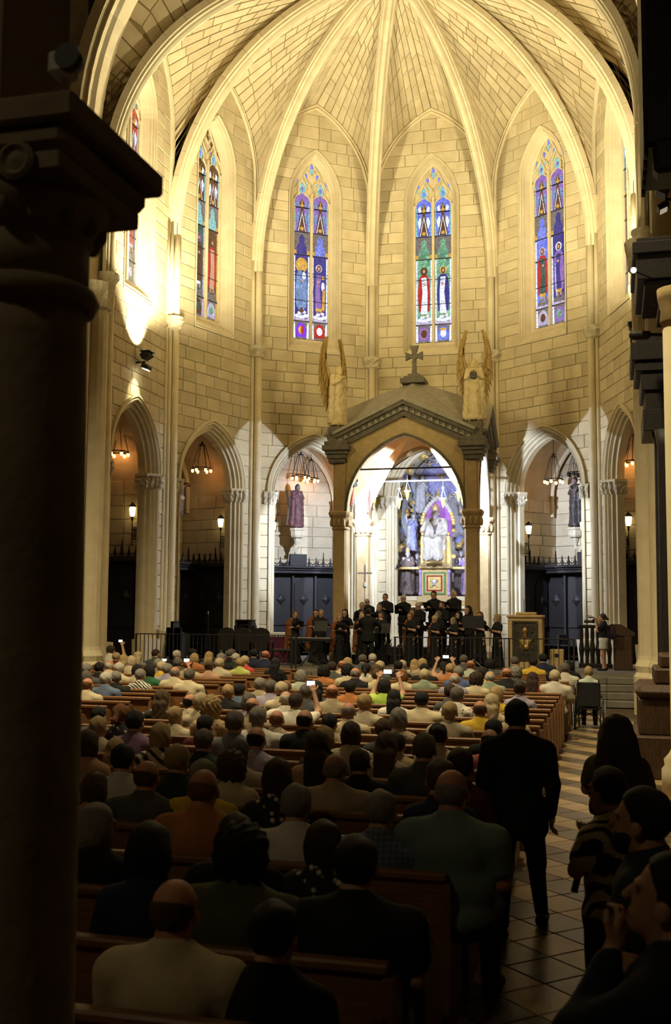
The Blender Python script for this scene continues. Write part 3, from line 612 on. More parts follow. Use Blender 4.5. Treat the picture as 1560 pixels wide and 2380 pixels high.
# ================================================================ smooth bodies: signed distance fields and surface nets
def sd_cone(P, a, b, ra, rb):
    a = np.asarray(a, np.float32); b = np.asarray(b, np.float32); ab = b-a; l2 = float(ab@ab)+1e-12
    t = np.clip(((P-a)@ab)/l2, 0, 1); return np.linalg.norm(P-a-t[:, None]*ab, axis=1)-(ra+(rb-ra)*t)
def sd_ell(P, c, r):
    r = np.asarray(r, np.float32); q = (P-np.asarray(c, np.float32)); k0 = np.linalg.norm(q/r, axis=1); k1 = np.linalg.norm(q/(r*r), axis=1)
    return k0*(k0-1)/(k1+1e-9)
def smin(a, b, k):
    h = np.clip(.5+.5*(b-a)/k, 0, 1); return b+(a-b)*h-k*h*(1-h)
def field(prims, k=.03, off=0.):
    def f(P):
        d = None
        for p in prims:
            e = sd_cone(P, *p[1:5]) if p[0] == 'c' else sd_ell(P, p[1], p[2])
            kk = p[-1] if (p[0] == 'c' and len(p) > 5) or (p[0] == 'e' and len(p) > 3) else k
            d = e if d is None else smin(d, e, kk)
        return d-off
    return f
def bounds(prims, pad=.06):
    lo, hi = np.full(3, 9e9), np.full(3, -9e9)
    for p in prims:
        if p[0] == 'c':
            for c, r in ((p[1], p[3]), (p[2], p[4])): lo = np.minimum(lo, np.array(c)-r); hi = np.maximum(hi, np.array(c)+r)
        else: lo = np.minimum(lo, np.array(p[1])-np.array(p[2])); hi = np.maximum(hi, np.array(p[1])+np.array(p[2]))
    return lo-pad, hi+pad
def nets(f, lo, hi, h):
    n = np.maximum(4, np.ceil((hi-lo)/h).astype(int)+1)
    ax = [lo[i]+h*np.arange(n[i]) for i in range(3)]
    G = np.stack(np.meshgrid(*ax, indexing='ij'), -1).reshape(-1, 3).astype(np.float32)
    v = f(G).reshape(n); s = v < 0
    c = n-1; cnt = np.zeros(c, np.int32); acc = np.zeros((*c, 3), np.float32)
    sl = lambda o: tuple(slice(o[i], o[i]+c[i]) for i in range(3))
    cor = [(i, j, k) for i in (0, 1) for j in (0, 1) for k in (0, 1)]
    for a in cor:
        for d in range(3):
            if a[d]: continue
            b = list(a); b[d] = 1; va, vb = v[sl(a)], v[sl(b)]; m = (va < 0) != (vb < 0)
            t = np.where(m, va/(va-vb+1e-12), 0)
            for e in range(3): acc[..., e] += np.where(m, a[e]+(t if e == d else 0), 0)
            cnt += m
    act = cnt > 0; idx = -np.ones(c, np.int64); idx[act] = np.arange(act.sum())
    ii = np.argwhere(act); V = lo+h*(ii+acc[act]/cnt[act][:, None]); Q = []
    for d in range(3):
        e1, e2 = (d+1) % 3, (d+2) % 3
        sa = [slice(None)]*3; sb = [slice(None)]*3; sa[d] = slice(0, -1); sb[d] = slice(1, None)
        m = s[tuple(sa)] != s[tuple(sb)]; w = np.argwhere(m)
        ok = (w[:, e1] > 0) & (w[:, e1] < c[e1]) & (w[:, e2] > 0) & (w[:, e2] < c[e2]); w = w[ok]
        if not len(w): continue
        def cell(o1, o2):
            q = w.copy(); q[:, e1] += o1; q[:, e2] += o2; return idx[q[:, 0], q[:, 1], q[:, 2]]
        q = np.stack([cell(-1, -1), cell(0, -1), cell(0, 0), cell(-1, 0)], 1)
        fl = s[w[:, 0], w[:, 1], w[:, 2]]; q[~fl] = q[~fl][:, ::-1]; Q.append(q)
    return V, np.concatenate(Q)
def sdf_geo(prims, h=.02, k=.03, off=0., clip=None, wob=0., wf=30.):
    f0 = field(prims, k, off); lo, hi = bounds(prims, .03+off)
    def f(P):
        d = f0(P)
        if wob: d = d+wob*np.sin(P[:, 0]*wf+3*np.sin(P[:, 2]*wf*.23))*np.cos(P[:, 2]*wf*.35+P[:, 1]*wf*.5)
        if clip: d = np.maximum(d, clip(P))
        return d
    return nets(f, lo, hi, h)
def npj(*gs):
    V, Q, k = [], [], 0
    for v, q in gs: V.append(np.asarray(v, float)); Q += [tuple(int(i)+k for i in f) for f in q]; k += len(v)
    return np.concatenate(V), Q
# ---------------------------------------------------------------- head and hair (local origin between the ears, face to +y)
HEADP = [('e', (0, -.012, .03), (.077, .097, .094)), ('e', (0, .028, -.04), (.058, .066, .082)), ('e', (0, .07, -.098), (.026, .02, .018)),
         ('c', (0, .094, .012), (0, .114, -.03), .008, .0135, .012), ('e', (.08, -.008, -.012), (.011, .024, .032), .006), ('e', (-.08, -.008, -.012), (.011, .024, .032), .006),
         ('e', (.03, .078, .026), (.028, .016, .012), .012), ('e', (-.03, .078, .026), (.028, .016, .012), .012), ('e', (0, .088, -.065), (.026, .012, .012), .01),
         ('c', (0, -.02, -.06), (0, -.04, -.2), .052, .06)]
HV, HQ = sdf_geo(HEADP, .0085, .022)
HC = np.array([HV[list(q)].mean(0) for q in HQ])
HMI = np.zeros(len(HQ), int)
for sx in (-1, 1): HMI[(np.abs(HC[:, 0]-sx*.031) < .012) & (np.abs(HC[:, 2]-.004) < .0055) & (HC[:, 1] > .05)] = 1
HMI[(np.abs(HC[:, 0]) < .026) & (np.abs(HC[:, 2]+.066) < .009) & (HC[:, 1] > .07)] = 2
def hair_geo(st):
    cap = [('e', (0, -.018, .036), (.088, .108, .106))]
    fr_ = lambda P: np.maximum(np.maximum(.028-P[:, 1]+np.maximum(P[:, 2]-.03, 0)*.5, P[:, 2]-.085+0*P[:, 0]), np.abs(P[:, 0])-.09)   # negative inside the face cut
    face = lambda P: -np.minimum(np.minimum(P[:, 1]-.02-.9*np.clip(P[:, 2]-.03, 0, .1), .088-P[:, 2]), 9)
    nape = lambda P: -.055-P[:, 2]
    side = lambda P: np.minimum(np.minimum(P[:, 1]+.03, .0-P[:, 2]), 1)
    def mk(prims, cutters, h=.012, k=.02, wob=.004, wf=70):
        return sdf_geo(prims, h, k, 0, lambda P: np.max([c(P) for c in cutters], 0), wob, wf)
    fc = lambda P: np.minimum(P[:, 1]-.02-.9*np.clip(P[:, 2]-.03, 0, .1), .088-P[:, 2])
    if st == 'short': return mk(cap, [fc, nape, side])
    if st == 'ring': return mk([('e', (0, -.016, .03), (.0825, .1025, .1))], [fc, lambda P: -.09-P[:, 2], side, lambda P: P[:, 2]-.078+.45*(P[:, 1]+.1)], .011)
    if st == 'curly': return mk([('e', (0, -.02, .03), (.108, .12, .125)), ('e', (0, -.03, -.03), (.105, .095, .1))], [fc, lambda P: -.1-P[:, 2]], .012, .03, .012, 110)
    if st == 'bob': return mk(cap+[('e', (0, -.03, -.02), (.1, .095, .125))], [fc, lambda P: -.125-P[:, 2]])
    if st == 'long': return mk(cap+[('e', (0, -.035, -.02), (.098, .09, .13)), ('c', (-.03, -.085, -.06), (-.04, -.115, -.34), .065, .045), ('c', (.03, -.085, -.06), (.04, -.115, -.34), .065, .045)], [fc])
    if st == 'pony': return mk(cap+[('c', (0, -.105, .03), (0, -.15, -.03), .03, .034), ('c', (0, -.15, -.03), (0, -.14, -.22), .034, .012)], [fc, nape, side])
    if st == 'bun': return mk(cap+[('e', (0, -.115, .07), (.05, .045, .048))], [fc, nape, side])
HS = 1.07
def hsc(g): return g[0]*HS, g[1]
HAIR = {s: mesh('hair', *hsc(hair_geo(s)), M['hair'], None, True) for s in ('short', 'ring', 'curly', 'bob', 'long', 'pony', 'bun')}
def hand_prims(w, d, up, sgn, curl=.5, s=1.):
    # w wrist point, d pointing direction, up palm normal; five separate fingers
    w, d, up = Vector(w), Vector(d).normalized(), Vector(up).normalized(); sd = d.cross(up).normalized()*sgn; up = sd.cross(d)*sgn
    pc = w+d*.05*s; pr = [('c', tuple(w-d*.03), tuple(w+d*.02), .026*s, .027*s), ('c', tuple(w+d*.03+sd*.02), tuple(w+d*.085+sd*.028), .019*s, .015*s), ('c', tuple(w+d*.03-sd*.02), tuple(w+d*.08-sd*.028), .019*s, .015*s), ('c', tuple(w+d*.03), tuple(w+d*.088), .019*s, .016*s)]
    fing = []
    for i, ln in enumerate((.068, .078, .072, .056)):
        o = sd*(.033-.022*i); a = w+d*(.09-.004*abs(i-1.2))+o; b = a+(d*cos(curl)-up*sin(curl))*ln*.5; c = b+(d*cos(curl*2.2)-up*sin(curl*2.2))*ln*.5
        fing += [('c', tuple(a-d*.012), tuple(b), .0098, .0088, .004), ('c', tuple(b), tuple(c), .0088, .0075, .004)]
    a = w+d*.03+sd*.035; b = a+(d*.6+sd*.7-up*.2)*.038; c = b+(d*.85+sd*.2-up*.35)*.032
    fing += [('c', tuple(a), tuple(b), .013, .011, .006), ('c', tuple(b), tuple(c), .011, .009, .004)]
    return pr+fing
def hand_geo(*a, **k): return sdf_geo(hand_prims(*a, **k), .0065, .012)
# ---------------------------------------------------------------- bodies (origin on the floor under the hips, facing +y)
def body(sit=True, broad=1., arms=None, female=False, belly=0., long_sleeve=False, skirt=False, legpose=None, coat=False, h=.021, lean=0.):
    dz = 0. if sit else .40; b = broad; tz = lambda z: z+dz
    L = lambda y, z: y+lean*(z-.55)
    sh = (.165 if not female else .148)*b
    T = [('e', (0, 0, tz(.56)), (.175*b, .14*b, .13)), ('e', (0, .01+belly*.4, tz(.72)), (.155*b+belly, .118*b+belly, .17)), ('e', (0, L(0, .9), tz(.9)), (.172*b, .122*b, .18)),
         ('c', (0, L(-.015, 1.03), tz(1.035)), (sh, L(-.012, 1.0), tz(.985)), .066, .06), ('c', (0, L(-.015, 1.03), tz(1.035)), (-sh, L(-.012, 1.0), tz(.985)), .066, .06), ('c', (0, L(-.02, 1.02), tz(1.0)), (0, L(-.015, 1.1), tz(1.12)), .085, .054)]
    if female: T += [('e', (.07, .085, tz(.9)), (.065, .06, .065)), ('e', (-.07, .085, tz(.9)), (.065, .06, .065))]
    arms = arms or {}
    D = {'lap': ((.235, .03, .74), (.11, .27, .66)), 'hang': ((.245, -.01, .72), (.25, .06, .47)), 'fold': ((.235, .05, .76), (.06, .27, .82)), 'phone': ((.25, .22, .93), (.12, .3, 1.2)), 'phonehigh': ((.24, .2, 1.08), (.16, .26, 1.34)),
         'conduct': ((.3, .14, .82), (.3, .36, .98)), 'camera': ((.22, .14, .82), (.06, .22, 1.12)), 'chin': ((.2, .22, .84), (.07, .17, 1.05)), 'bless': ((.28, .1, .82), (.2, .26, .98)), 'chest': ((.22, .06, .8), (.05, .15, .93)), 'side': ((.34, .12, .88), (.42, .3, .8))}
    UA, FA, HG = [], [], []
    for sg, key in ((-1, 'l'), (1, 'r')):
        mode = arms.get(key, 'lap' if sit else 'hang'); e, wv = D[mode]; S_ = (sg*(sh+.03), L(-.012, 1.0), tz(.972)); e = (sg*e[0]*b**.5, e[1], tz(e[2])); wv = (sg*wv[0], wv[1], tz(wv[2]))
        UA.append(('c', S_, e, .054*b**.5, .042)); FA.append(('c', e, wv, .041, .028))
        dr = Vector(wv)-Vector(e)
        up = {'hang': (-sg, 0, 0), 'fold': (0, 0, -1), 'lap': (0, 0, 1)}.get(mode, (0, -1, .3))
        if mode == 'fold': up = (0, .2, -1)
        if mode == 'lap': up = (0, 0, 1)
        HG.append(hand_geo(wv, dr if mode not in ('lap', 'fold') else (-sg*.7, .7, -.05), up, sg, .45 if mode == 'hang' else .75))
    lp = legpose or {}
    if sit: TH_ = [('c', (s*.095, .02, .53), (s*.125, .43, .5), .088*b, .064) for s in (-1, 1)]; CA = [('c', (s*.125, .43, .5), (s*.125, .40, .1), .06, .04) for s in (-1, 1)]; FT = [('c', (s*.125, .38, .05), (s*.135, .56, .035), .045, .034) for s in (-1, 1)]
    else:
        TH_, CA, FT = [], [], []
        for s in (-1, 1):
            kx, ky = lp.get(s, (0, 0)); TH_.append(('c', (s*.09, 0, .92), (s*.1+kx*.5, ky*.5+.02, .5), .085*b, .06)); CA.append(('c', (s*.1+kx*.5, ky*.5+.02, .5), (s*.1+kx, ky-.02, .09), .058, .04)); FT.append(('c', (s*.1+kx, ky-.05, .045), (s*.12+kx, ky+.15, .035), .042, .033))
    NC = ('c', (0, L(-.02, 1.05), tz(1.05)), (0, L(-.005, 1.2), tz(1.2)), .058, .052)
    bod = sdf_geo(T+UA+FA+TH_+CA+FT+[NC], h, .035)
    hd = (0, L(.025, 1.2), tz(1.202))
    # garments
    nk = np.array((0, L(.005, 1.12), tz(1.135)), np.float32)
    def neck(P, r=.072): return r-np.linalg.norm((P-nk)*np.array((1, 1, .8), np.float32), axis=1)
    slv = UA+(FA if long_sleeve else [])
    if not long_sleeve:
        slv = [('c', u[1], tuple(np.array(u[1])+(np.array(u[2])-np.array(u[1]))*.62), u[3]+.008, u[4]+.016) for u in UA]
    else: slv = UA+[('c', f[1], tuple(np.array(f[1])+(np.array(f[2])-np.array(f[1]))*.9), f[3], f[4]) for f in FA]
    hem = tz(.5 if sit else (.36 if coat else .48)); shirtp = T+slv+[NC]
    if coat and not sit: shirtp = shirtp+[('e', (0, -.01, .8), (.19*b, .15, .3))]
    shirt = sdf_geo(shirtp, h, .035, .013, lambda P: np.maximum(P[:, 2]-tz(1.112)+.3*P[:, 1], hem-P[:, 2]), .004, 26)
    if skirt and not sit: leg = sdf_geo([('c', (0, 0, .96), (0, .01, .1), .15*b, .2), ('e', (0, .01, .08), (.25, .2, .1))], h, .05, .01, lambda P: np.maximum(P[:, 2]-1.0, .03-P[:, 2]), .012, 34)
    else: leg = sdf_geo([('e', (0, 0, tz(.55)), (.175*b, .14*b, .12))]+TH_+CA, h, .03, .012, lambda P: np.maximum(P[:, 2]-tz(.57), .085-P[:, 2]), .004, 24)
    shoe = sdf_geo(FT, .014, .02, .008, lambda P: .012-P[:, 2])
    return dict(bod=bod, hands=HG, head=hd, shirt=shirt, leg=leg, shoe=shoe)
class Proto:
    def __init__(s, yaw=0., tilt=0., B=None, name='person', **kw):
        B = B or body(**kw); s.B = B
        R = Matrix.Rotation(yaw, 3, 'Z') @ Matrix.Rotation(tilt, 3, 'X'); s.hl = B['head']; s.hr = R.to_euler()
        hv = (HV*HS) @ np.array(R).T+np.array(B['head'])
        parts = [B['bod'], (hv, HQ)]+B['hands']; V, Q = npj(*parts); mi = np.zeros(len(Q), int); n0 = len(B['bod'][1]); mi[n0:n0+len(HQ)] = HMI
        s.body = mesh(name, V, Q, [M['skin'], M['eye'], M['lip']], mi, True)
        s.shirt = mesh('shirt', *B['shirt'], M['cloth'], None, True); s.leg = mesh('trousers', *B['leg'], M['cloth'], None, True); s.shoe = mesh('shoes', *B['shoe'], M['cloth'], None, True)
        s.top = B['head'][2]+.125*HS
SKIN = dict(p=(.52, .30, .19), t=(.42, .22, .13), r=(.50, .23, .14), d=(.20, .10, .055))
HCOL = dict(w=(.62, .56, .46), g=(.27, .24, .20), G=(.14, .12, .10), b=(.045, .026, .016), B=(.10, .055, .028), k=(.012, .010, .010), y=(.46, .31, .14), Y=(.58, .46, .28), r=(.22, .085, .03))
def put(proto, loc, rz, height, hair, hc, shirt, leg=(.03, .03, .035), skin='p', pat='cloth', shirt_name='shirt', leg_name='trousers', shoe=(.015, .012, .01), name='person', wid=1., legs=True):
    k = height/proto.top
    r = link(name, proto.body, None, loc, (0, 0, rz), (k*wid, k*wid, k)); r.color = (*SKIN[skin], 1)
    c = link(shirt_name, proto.shirt, r); c.color = (*shirt, 1)
    if pat != 'cloth': c.material_slots[0].link = 'OBJECT'; c.material_slots[0].material = M[pat]
    if legs:
        c = link(leg_name, proto.leg, r); c.color = (*leg, 1)
        c = link('shoes', proto.shoe, r); c.color = (*shoe, 1)
    if hair != 'bald':
        hm = link('hair', HAIR[hair], r, proto.hl, proto.hr); hm.color = (*HCOL[hc], 1)
    return r
# ================================================================ baldachin over the altar
BX, BY, BD = 2.18, 35.6, 1.6
bal = tag(empty('baldachin', (0, BY, ZF)), 'stone baldachin on four columns with pointed arches and dark gabled roof over the altar', 'baldachin')
def bl(nm, g, m, par=None, smooth=False):
    v = np.array(g[0], float)-np.array((0, BY, ZF)); return obj(nm, (v, g[1]), m, par or bal, smooth=smooth)
for sx in (-1, 1):
    for sy in (-1, 1):
        x, y = sx*BX, BY+sy*BD
        def sq(r, z, x=x, y=y, c=.25):
            k = r*c; return [(x+a, y+b, z) for a, b in ((-r, -r+k), (-r+k, -r), (r-k, -r), (r, -r+k), (r, r-k), (r-k, r), (-r+k, r), (-r, r-k))]
        def stack(L):
            V = []; Fc = []
            for i, (r, z) in enumerate(L):
                V += sq(r, z)
                if i: Fc += [((i-1)*8+k, (i-1)*8+(k+1) % 8, i*8+(k+1) % 8, i*8+k) for k in range(8)]
            Fc += [tuple(range(8))[::-1], tuple(range((len(L)-1)*8, len(L)*8))]; return V, Fc
        cs = bl('column', stack([(.32, ZF), (.32, ZF+.3), (.27, ZF+.4), (.225, ZF+.5), (.225, 5.08)]), M['sand'])
        cp = bl('capital', stack([(.24, 5.06), (.27, 5.1), (.25, 5.14), (.26, 5.3), (.30, 5.46), (.34, 5.52), (.36, 5.58), (.36, 5.64), (.33, 5.67)]), M['sand'])
        for k in range(4):
            for j in range(3):
                a = k*pi/2; u = (j-1)*.16; p = Vector((x, y, 5.3))+Vector((cos(a), sin(a), 0))*.285+Vector((-sin(a), cos(a), 0))*u
                g = xf(lathe([(.0, -.14), (.05, -.1), (.06, .03), (.035, .13), (0, .17)], 6), p-Vector((0, BY, ZF))); obj('acanthus_leaf', g, M['sand'], cp)
        bl('impost_pier', stack([(.225, 5.66), (.225, 7.3)]), M['sand'])
def gable(fr, L, wi, ah, nm):
    # spandrel wall with a pointed opening under a raking cornice, fr centred on the face, L half length to the column axis
    th = .4; apex = 8.86; sh = 7.95; n = 12
    ar = [p for p in parc(wi, 5.66, ah, 5.66, 0, n, 1)]; V = []; Fc = []
    def top(u): return apex-(apex-7.75)*min(abs(u), L)/L
    for d in (0, th):
        V += [fr.P(x, z, -d) for x, z in ar]; V += [fr.P(x, top(x), -d) for x, z in ar]
    m = len(ar)
    for i in range(m-1):
        Fc += [(i, i+1, m+i+1, m+i), (2*m+i+1, 2*m+i, 3*m+i, 3*m+i+1), (i+1, i, 2*m+i, 2*m+i+1)]
    bl('spandrel_wall', (V, Fc), M['sand'])
    V = []; Fc = []
    for k, (o, d) in enumerate([(0, .0), (-.02, .03), (.07, .03), (.07, -.02)]):
        pts = parc(wi, 5.66, ah, 5.66, o-.05, n, 1); V += [fr.P(x, z, d) for x, z in pts]
        if k: Fc += [((k-1)*m+i, (k-1)*m+i+1, k*m+i+1, k*m+i) for i in range(m-1)]
    bl('arch_band', (V, Fc), M['slate'])
    for sg in (-1, 1):
        e0, e1 = (0., 9.02), (L-.05, 7.98)
        dx, dz = e1[0]-e0[0], e1[1]-e0[1]; l = sqrt(dx*dx+dz*dz); ux, uz = dx/l, dz/l; nx, nz = -uz, ux
        if nz < 0: nx, nz = -nx, -nz
        def R(a, hgt): return (sg*(e0[0]+ux*a+nx*hgt), e0[1]+uz*a+nz*hgt)
        for q, (h0, h1, d0, d1, mm) in enumerate([(-.22, -.06, .03, .12, 'slate'), (-.06, .12, .03, .16, 'slate'), (.12, .24, .0, .26, 'slate'), (.24, .34, -.1, .34, 'slate_hi')]):
            poly = [R(-.0, h0), R(l, h0), R(l, h1), R(0, h1)]; poly[0] = (0, poly[0][1]+abs(0)); poly[3] = (0, e0[1]+h1/nz); poly[0] = (0, e0[1]+h0/nz)
            bl('raking_cornice', ([fr.P(x, z, d) for d in (-d0-.0, d1) for x, z in poly], [(0, 1, 2, 3), (7, 6, 5, 4), (0, 4, 5, 1), (1, 5, 6, 2), (2, 6, 7, 3), (3, 7, 4, 0)]), M[mm])
        nzg = 11
        for k in range(nzg):      # cut triangles of the frieze
            a0 = l*(k+.1)/nzg; a1 = l*(k+.9)/nzg; tr = [R(a0, -.04), R(a1, -.04), R((a0+a1)/2, .1)]
            bl('frieze_tooth', ([fr.P(x, z, d) for d in (.15, .2) for x, z in tr], [(0, 1, 2), (5, 4, 3), (0, 3, 4, 1), (1, 4, 5, 2), (2, 5, 3, 0)]), M['slate_hi'])
for n, off, L, wi, nm in [((0, -1, 0), BD+.2, BX+.1, BX-.23, 'f'), ((0, 1, 0), BD+.2, BX+.1, BX-.23, 'b'), ((1, 0, 0), BX+.2, BD+.1, BD-.23, 'r'), ((-1, 0, 0), BX+.2, BD+.1, BD-.23, 'l')]:
    gable(Frame((n[0]*off, BY+n[1]*off, 0), n, L), L, wi, 2.5, nm)
for sx in (-1, 1):          # stepped corner blocks
    for sy in (-1, 1):
        for (r, z0, z1) in [(.28, 7.28, 7.42), (.33, 7.42, 7.56), (.38, 7.56, 7.68), (.46, 7.68, 7.86), (.4, 7.86, 8.0), (.3, 8.0, 8.5)]:
            x, y = sx*(BX+.08), BY+sy*(BD+.08); bl('corner_cornice', box(x-r, x+r, y-r, y+r, z0, z1+.002, .02), M['slate'])
CT = (0, BY, 10.35); GA = {'f': (0, BY-BD-.5, 9.36), 'b': (0, BY+BD+.5, 9.36), 'l': (-BX-.5, BY, 9.36), 'r': (BX+.5, BY, 9.36)}
KK = {(sx, sy): (sx*(BX+.35), BY+sy*(BD+.35), 8.1) for sx in (-1, 1) for sy in (-1, 1)}
for g, ks in dict(f=[(-1, -1), (1, -1)], b=[(1, 1), (-1, 1)], r=[(1, -1), (1, 1)], l=[(-1, 1), (-1, -1)]).items():
    for k in ks:
        t = [np.array(CT), np.array(GA[g]), np.array(KK[k])]; dn = np.array((0, 0, -.1)); bl('roof_slab', (t+[p+dn for p in t], [(0, 1, 2), (5, 4, 3), (0, 3, 4, 1), (1, 4, 5, 2), (2, 5, 3, 0)]), M['slate_hi'])
M['paint'] = mat('painted_vault', (.80, .42, .16), (.78, .62, .38), 1.4, .8, .1, 10)
M['redline'] = mat('red_painted_rib', (.45, .08, .06), None, 6, .8)
for n, off, wi, kq in [((0, -1, 0), BD-.2, BX-.23, 2), ((0, 1, 0), BD-.2, BX-.23, 2), ((1, 0, 0), BX-.2, BD-.23, 2), ((-1, 0, 0), BX-.2, BD-.23, 2)]:
    fr = Frame((n[0]*off, BY+n[1]*off, 0), n, wi); ar = parc(wi, 5.9, 2.35, 5.9, -.03, 10, 1); V, Fc = [], []; q = 6; m = len(ar)
    for j in range(q+1):
        f = j/q; V += [tuple(np.array(fr.P(x, z, 0))*(1-f)+np.array((x*0, BY, 8.75))*f+np.array((0, 0, .35*sin(pi*f)*max(0, (z-5.9)/2.35)**.5))) for x, z in ar]
        if j: Fc += [((j-1)*m+i, (j-1)*m+i+1, j*m+i+1, j*m+i) for i in range(m-1)]
    bl('painted_vault_web', (V, Fc), M['paint'])
for sx in (-1, 1):
    for sy in (-1, 1): bl('painted_vault_rib', tube([(sx*(BX-.25)*k, BY+sy*(BD-.25)*k, 5.9+2.78*sqrt(max(0, 1-k**2.2))) for k in (1, .95, .85, .7, .5, .25, 0)], .06, 6), M['redline'])
bl('tie_rod', tube([(-BX, BY-BD, 7.08), (BX, BY-BD, 7.08)], .03, 6), M['iron'])
bl('lamp_rail', tube([(-BX, BY+BD, 7.05), (BX, BY+BD, 7.05)], .035, 6), M['silver'])
# cross on the roof
cr = tag(empty('roof_cross', (0, BY, 10.3)), 'dark cross with flared arms on a stepped base on top of the baldachin roof', 'cross')
obj('base', join(box(-.42, .42, -.42, .42, -.1, .08, .02), box(-.32, .32, -.32, .32, .08, .16, .02), box(-.2, .2, -.2, .2, .16, .26, .02)), M['slate'], cr)
fl4 = [(-.1, .26), (.1, .26), (.07, .42), (.05, .82), (.1, .85), (.3, .76), (.3, 1.06), (.1, .97), (.07, 1.0), (.16, 1.28), (-.16, 1.28), (-.07, 1.0), (-.1, .97), (-.3, 1.06), (-.3, .76), (-.1, .85), (-.05, .82), (-.07, .42)]
obj('flared_cross', prism(fl4, -.05, .05), M['slate'], cr); obj('centre_disc', xf(lathe([(.12, -.07), (.12, .07)], 14), (0, 0, .91), (pi/2, 'X')), M['slate'], cr)
for a in range(8):
    t = a*pi/4+pi/8; obj('ray', tube([(cos(t)*.1, 0, .91+sin(t)*.1), (cos(t)*.3, 0, .91+sin(t)*.3)], [.012, .004], 4), M['slate'], cr)
# spot fixtures inside the front columns
for sx in (-1, 1):
    for k, z in enumerate((6.95, 6.62)):
        fx = tag(empty('spotlight_fixture', (sx*1.82, 34.22, z)), ('upper' if k == 0 else 'lower')+' black spotlight box fixed to %s front column of the baldachin' % ('left' if sx < 0 else 'right'), 'spotlight', 'baldachin spotlights')
        obj('housing', box(-.11, .11, -.14, .1, -.09, .09, .02), M['black'], fx, rot=(.3, 0, sx*.4)); obj('bracket', tube([(0, 0, 0), (sx*.2, -.15, -.05)], .02, 5), M['black'], fx); obj('barn_door', box(-.13, .13, .1, .12, .06, .16), M['black'], fx, rot=(.3, 0, sx*.4))
# ================================================================ statues
ST = {'arms_chest': Proto(sit=False, arms={'l': 'chest', 'r': 'chest'}, long_sleeve=True, skirt=True, female=True, name='statue'),
      'bless': Proto(sit=False, arms={'l': 'chest', 'r': 'bless'}, long_sleeve=True, skirt=True, name='statue'),
      'reach': Proto(sit=False, arms={'l': 'side', 'r': 'chest'}, long_sleeve=True, skirt=True, name='statue'),
      'throne': Proto(sit=True, arms={'l': 'lap', 'r': 'bless'}, long_sleeve=True, name='statue', broad=1.15)}
def statue(nm, pr, loc, rz, height, robe, skin, label, hair='bob', haircol=None, cloak=None, group=None, base=None, parent=None, sc=1.):
    P = ST[pr]; k = height/P.top
    r = link(nm, P.body, parent, loc, (0, 0, rz), k)
    if not parent: tag(r, label, 'statue', group)
    def om(o, m):
        for i in range(len(o.material_slots)): o.material_slots[i].link = 'OBJECT'; o.material_slots[i].material = m
    om(r, skin)
    for n_, me, m_ in (('tunic', P.shirt, robe), ('skirt', P.leg, robe)):
        o = link(n_, me, r); om(o, m_)
    if hair: o = link('hair', HAIR[hair], r, P.hl, P.hr); om(o, haircol or skin)
    if cloak:
        z0 = .1 if pr != 'throne' else .3; zt = P.hl[2]-.2
        g = sdf_geo([('c', (-.16, -.03, zt), (-.2, -.06, z0), .1, .13), ('c', (.16, -.03, zt), (.2, -.06, z0), .1, .13), ('c', (0, -.08, zt), (0, -.12, z0), .1, .14)], .025, .06, 0, lambda P_: z0-.02-P_[:, 2], .014, 36); obj('cloak', g, cloak, r, smooth=True)
    if base: o = obj('plinth', lathe([(.26, -.22), (.3, -.2), (.3, -.12), (.25, -.1), (.25, .02)], 8), base, r)
    return r
def wing(par, sg, m, s=1., spread=.25):
    # feathered wing: a stiff leading edge and two ranks of overlapping blades
    lead = [Vector((sg*x, -.14-.02*i, 1.2+z*s)) for i, (x, z) in enumerate([(.07, .0), (.2, .25), (.3, .6), (.3, 1.0), (.22, 1.4)])]
    obj('wing_arm', tube(lead, [.05, .05, .04, .03, .012], 6), m, par, smooth=True)
    for rank, (n, l0, l1) in enumerate(((11, .8, .6), (9, .42, .3))):
        for k in range(n):
            f = k/(n-1); i = f*(len(lead)-1.001); a = int(i); b0 = lead[a].lerp(lead[a+1], i-a); ln = (l0+(l1-l0)*f)*s
            d = Vector((sg*(.42-.75*f), -.03, -1.0+1.1*f)).normalized() if f < .8 else Vector((sg*-.25, -.03, .35)).normalized()
            d = Vector((sg*(.28-.1*f), 0, -1+.55*f)).normalized()
            yo = .02+.05*(rank == 0)+.012*(k % 2); wd = Vector((d.z, 0, -d.x))*.055*s
            p1 = b0+d*ln*.6; p2 = b0+d*ln; V = [b0-wd*.8, b0+wd*.8, p1+wd, p2, p1-wd]; V = [v-Vector((0, yo, 0)) for v in V]; V = V+[v-Vector((0, .012, 0)) for v in V]
            V[3] = V[3]+Vector((0, .012, 0))
            obj('feather', ([tuple(v) for v in V], [(0, 1, 2, 4), (4, 2, 3), (6, 5, 9, 7), (7, 9, 8), (0, 5, 6, 1), (1, 6, 7, 2), (2, 7, 8, 3), (3, 8, 9, 4), (4, 9, 5, 0)]), m, par)
for sx, rz, lab, pr in ((-1, pi+.9, 'golden ivory angel with tall gilded wings, in profile on left corner of the baldachin', 'arms_chest'), (1, pi+.05, 'golden ivory angel holding a book, with tall wings, on right corner of the baldachin', 'arms_chest')):
    an = statue('angel_statue', pr, (sx*(BX+.1), BY-BD-.05, 8.52), rz, 2.08, M['ivory'], M['ivory'], lab, 'bob', M['goldp'], M['ivory'])
    for s2 in (-1, 1): wing(an, s2, M['wing'], 1.0)
    if sx > 0: obj('book', box(-.09, .09, .17, .23, 1.16, 1.34, .01), M['bronze'], an)
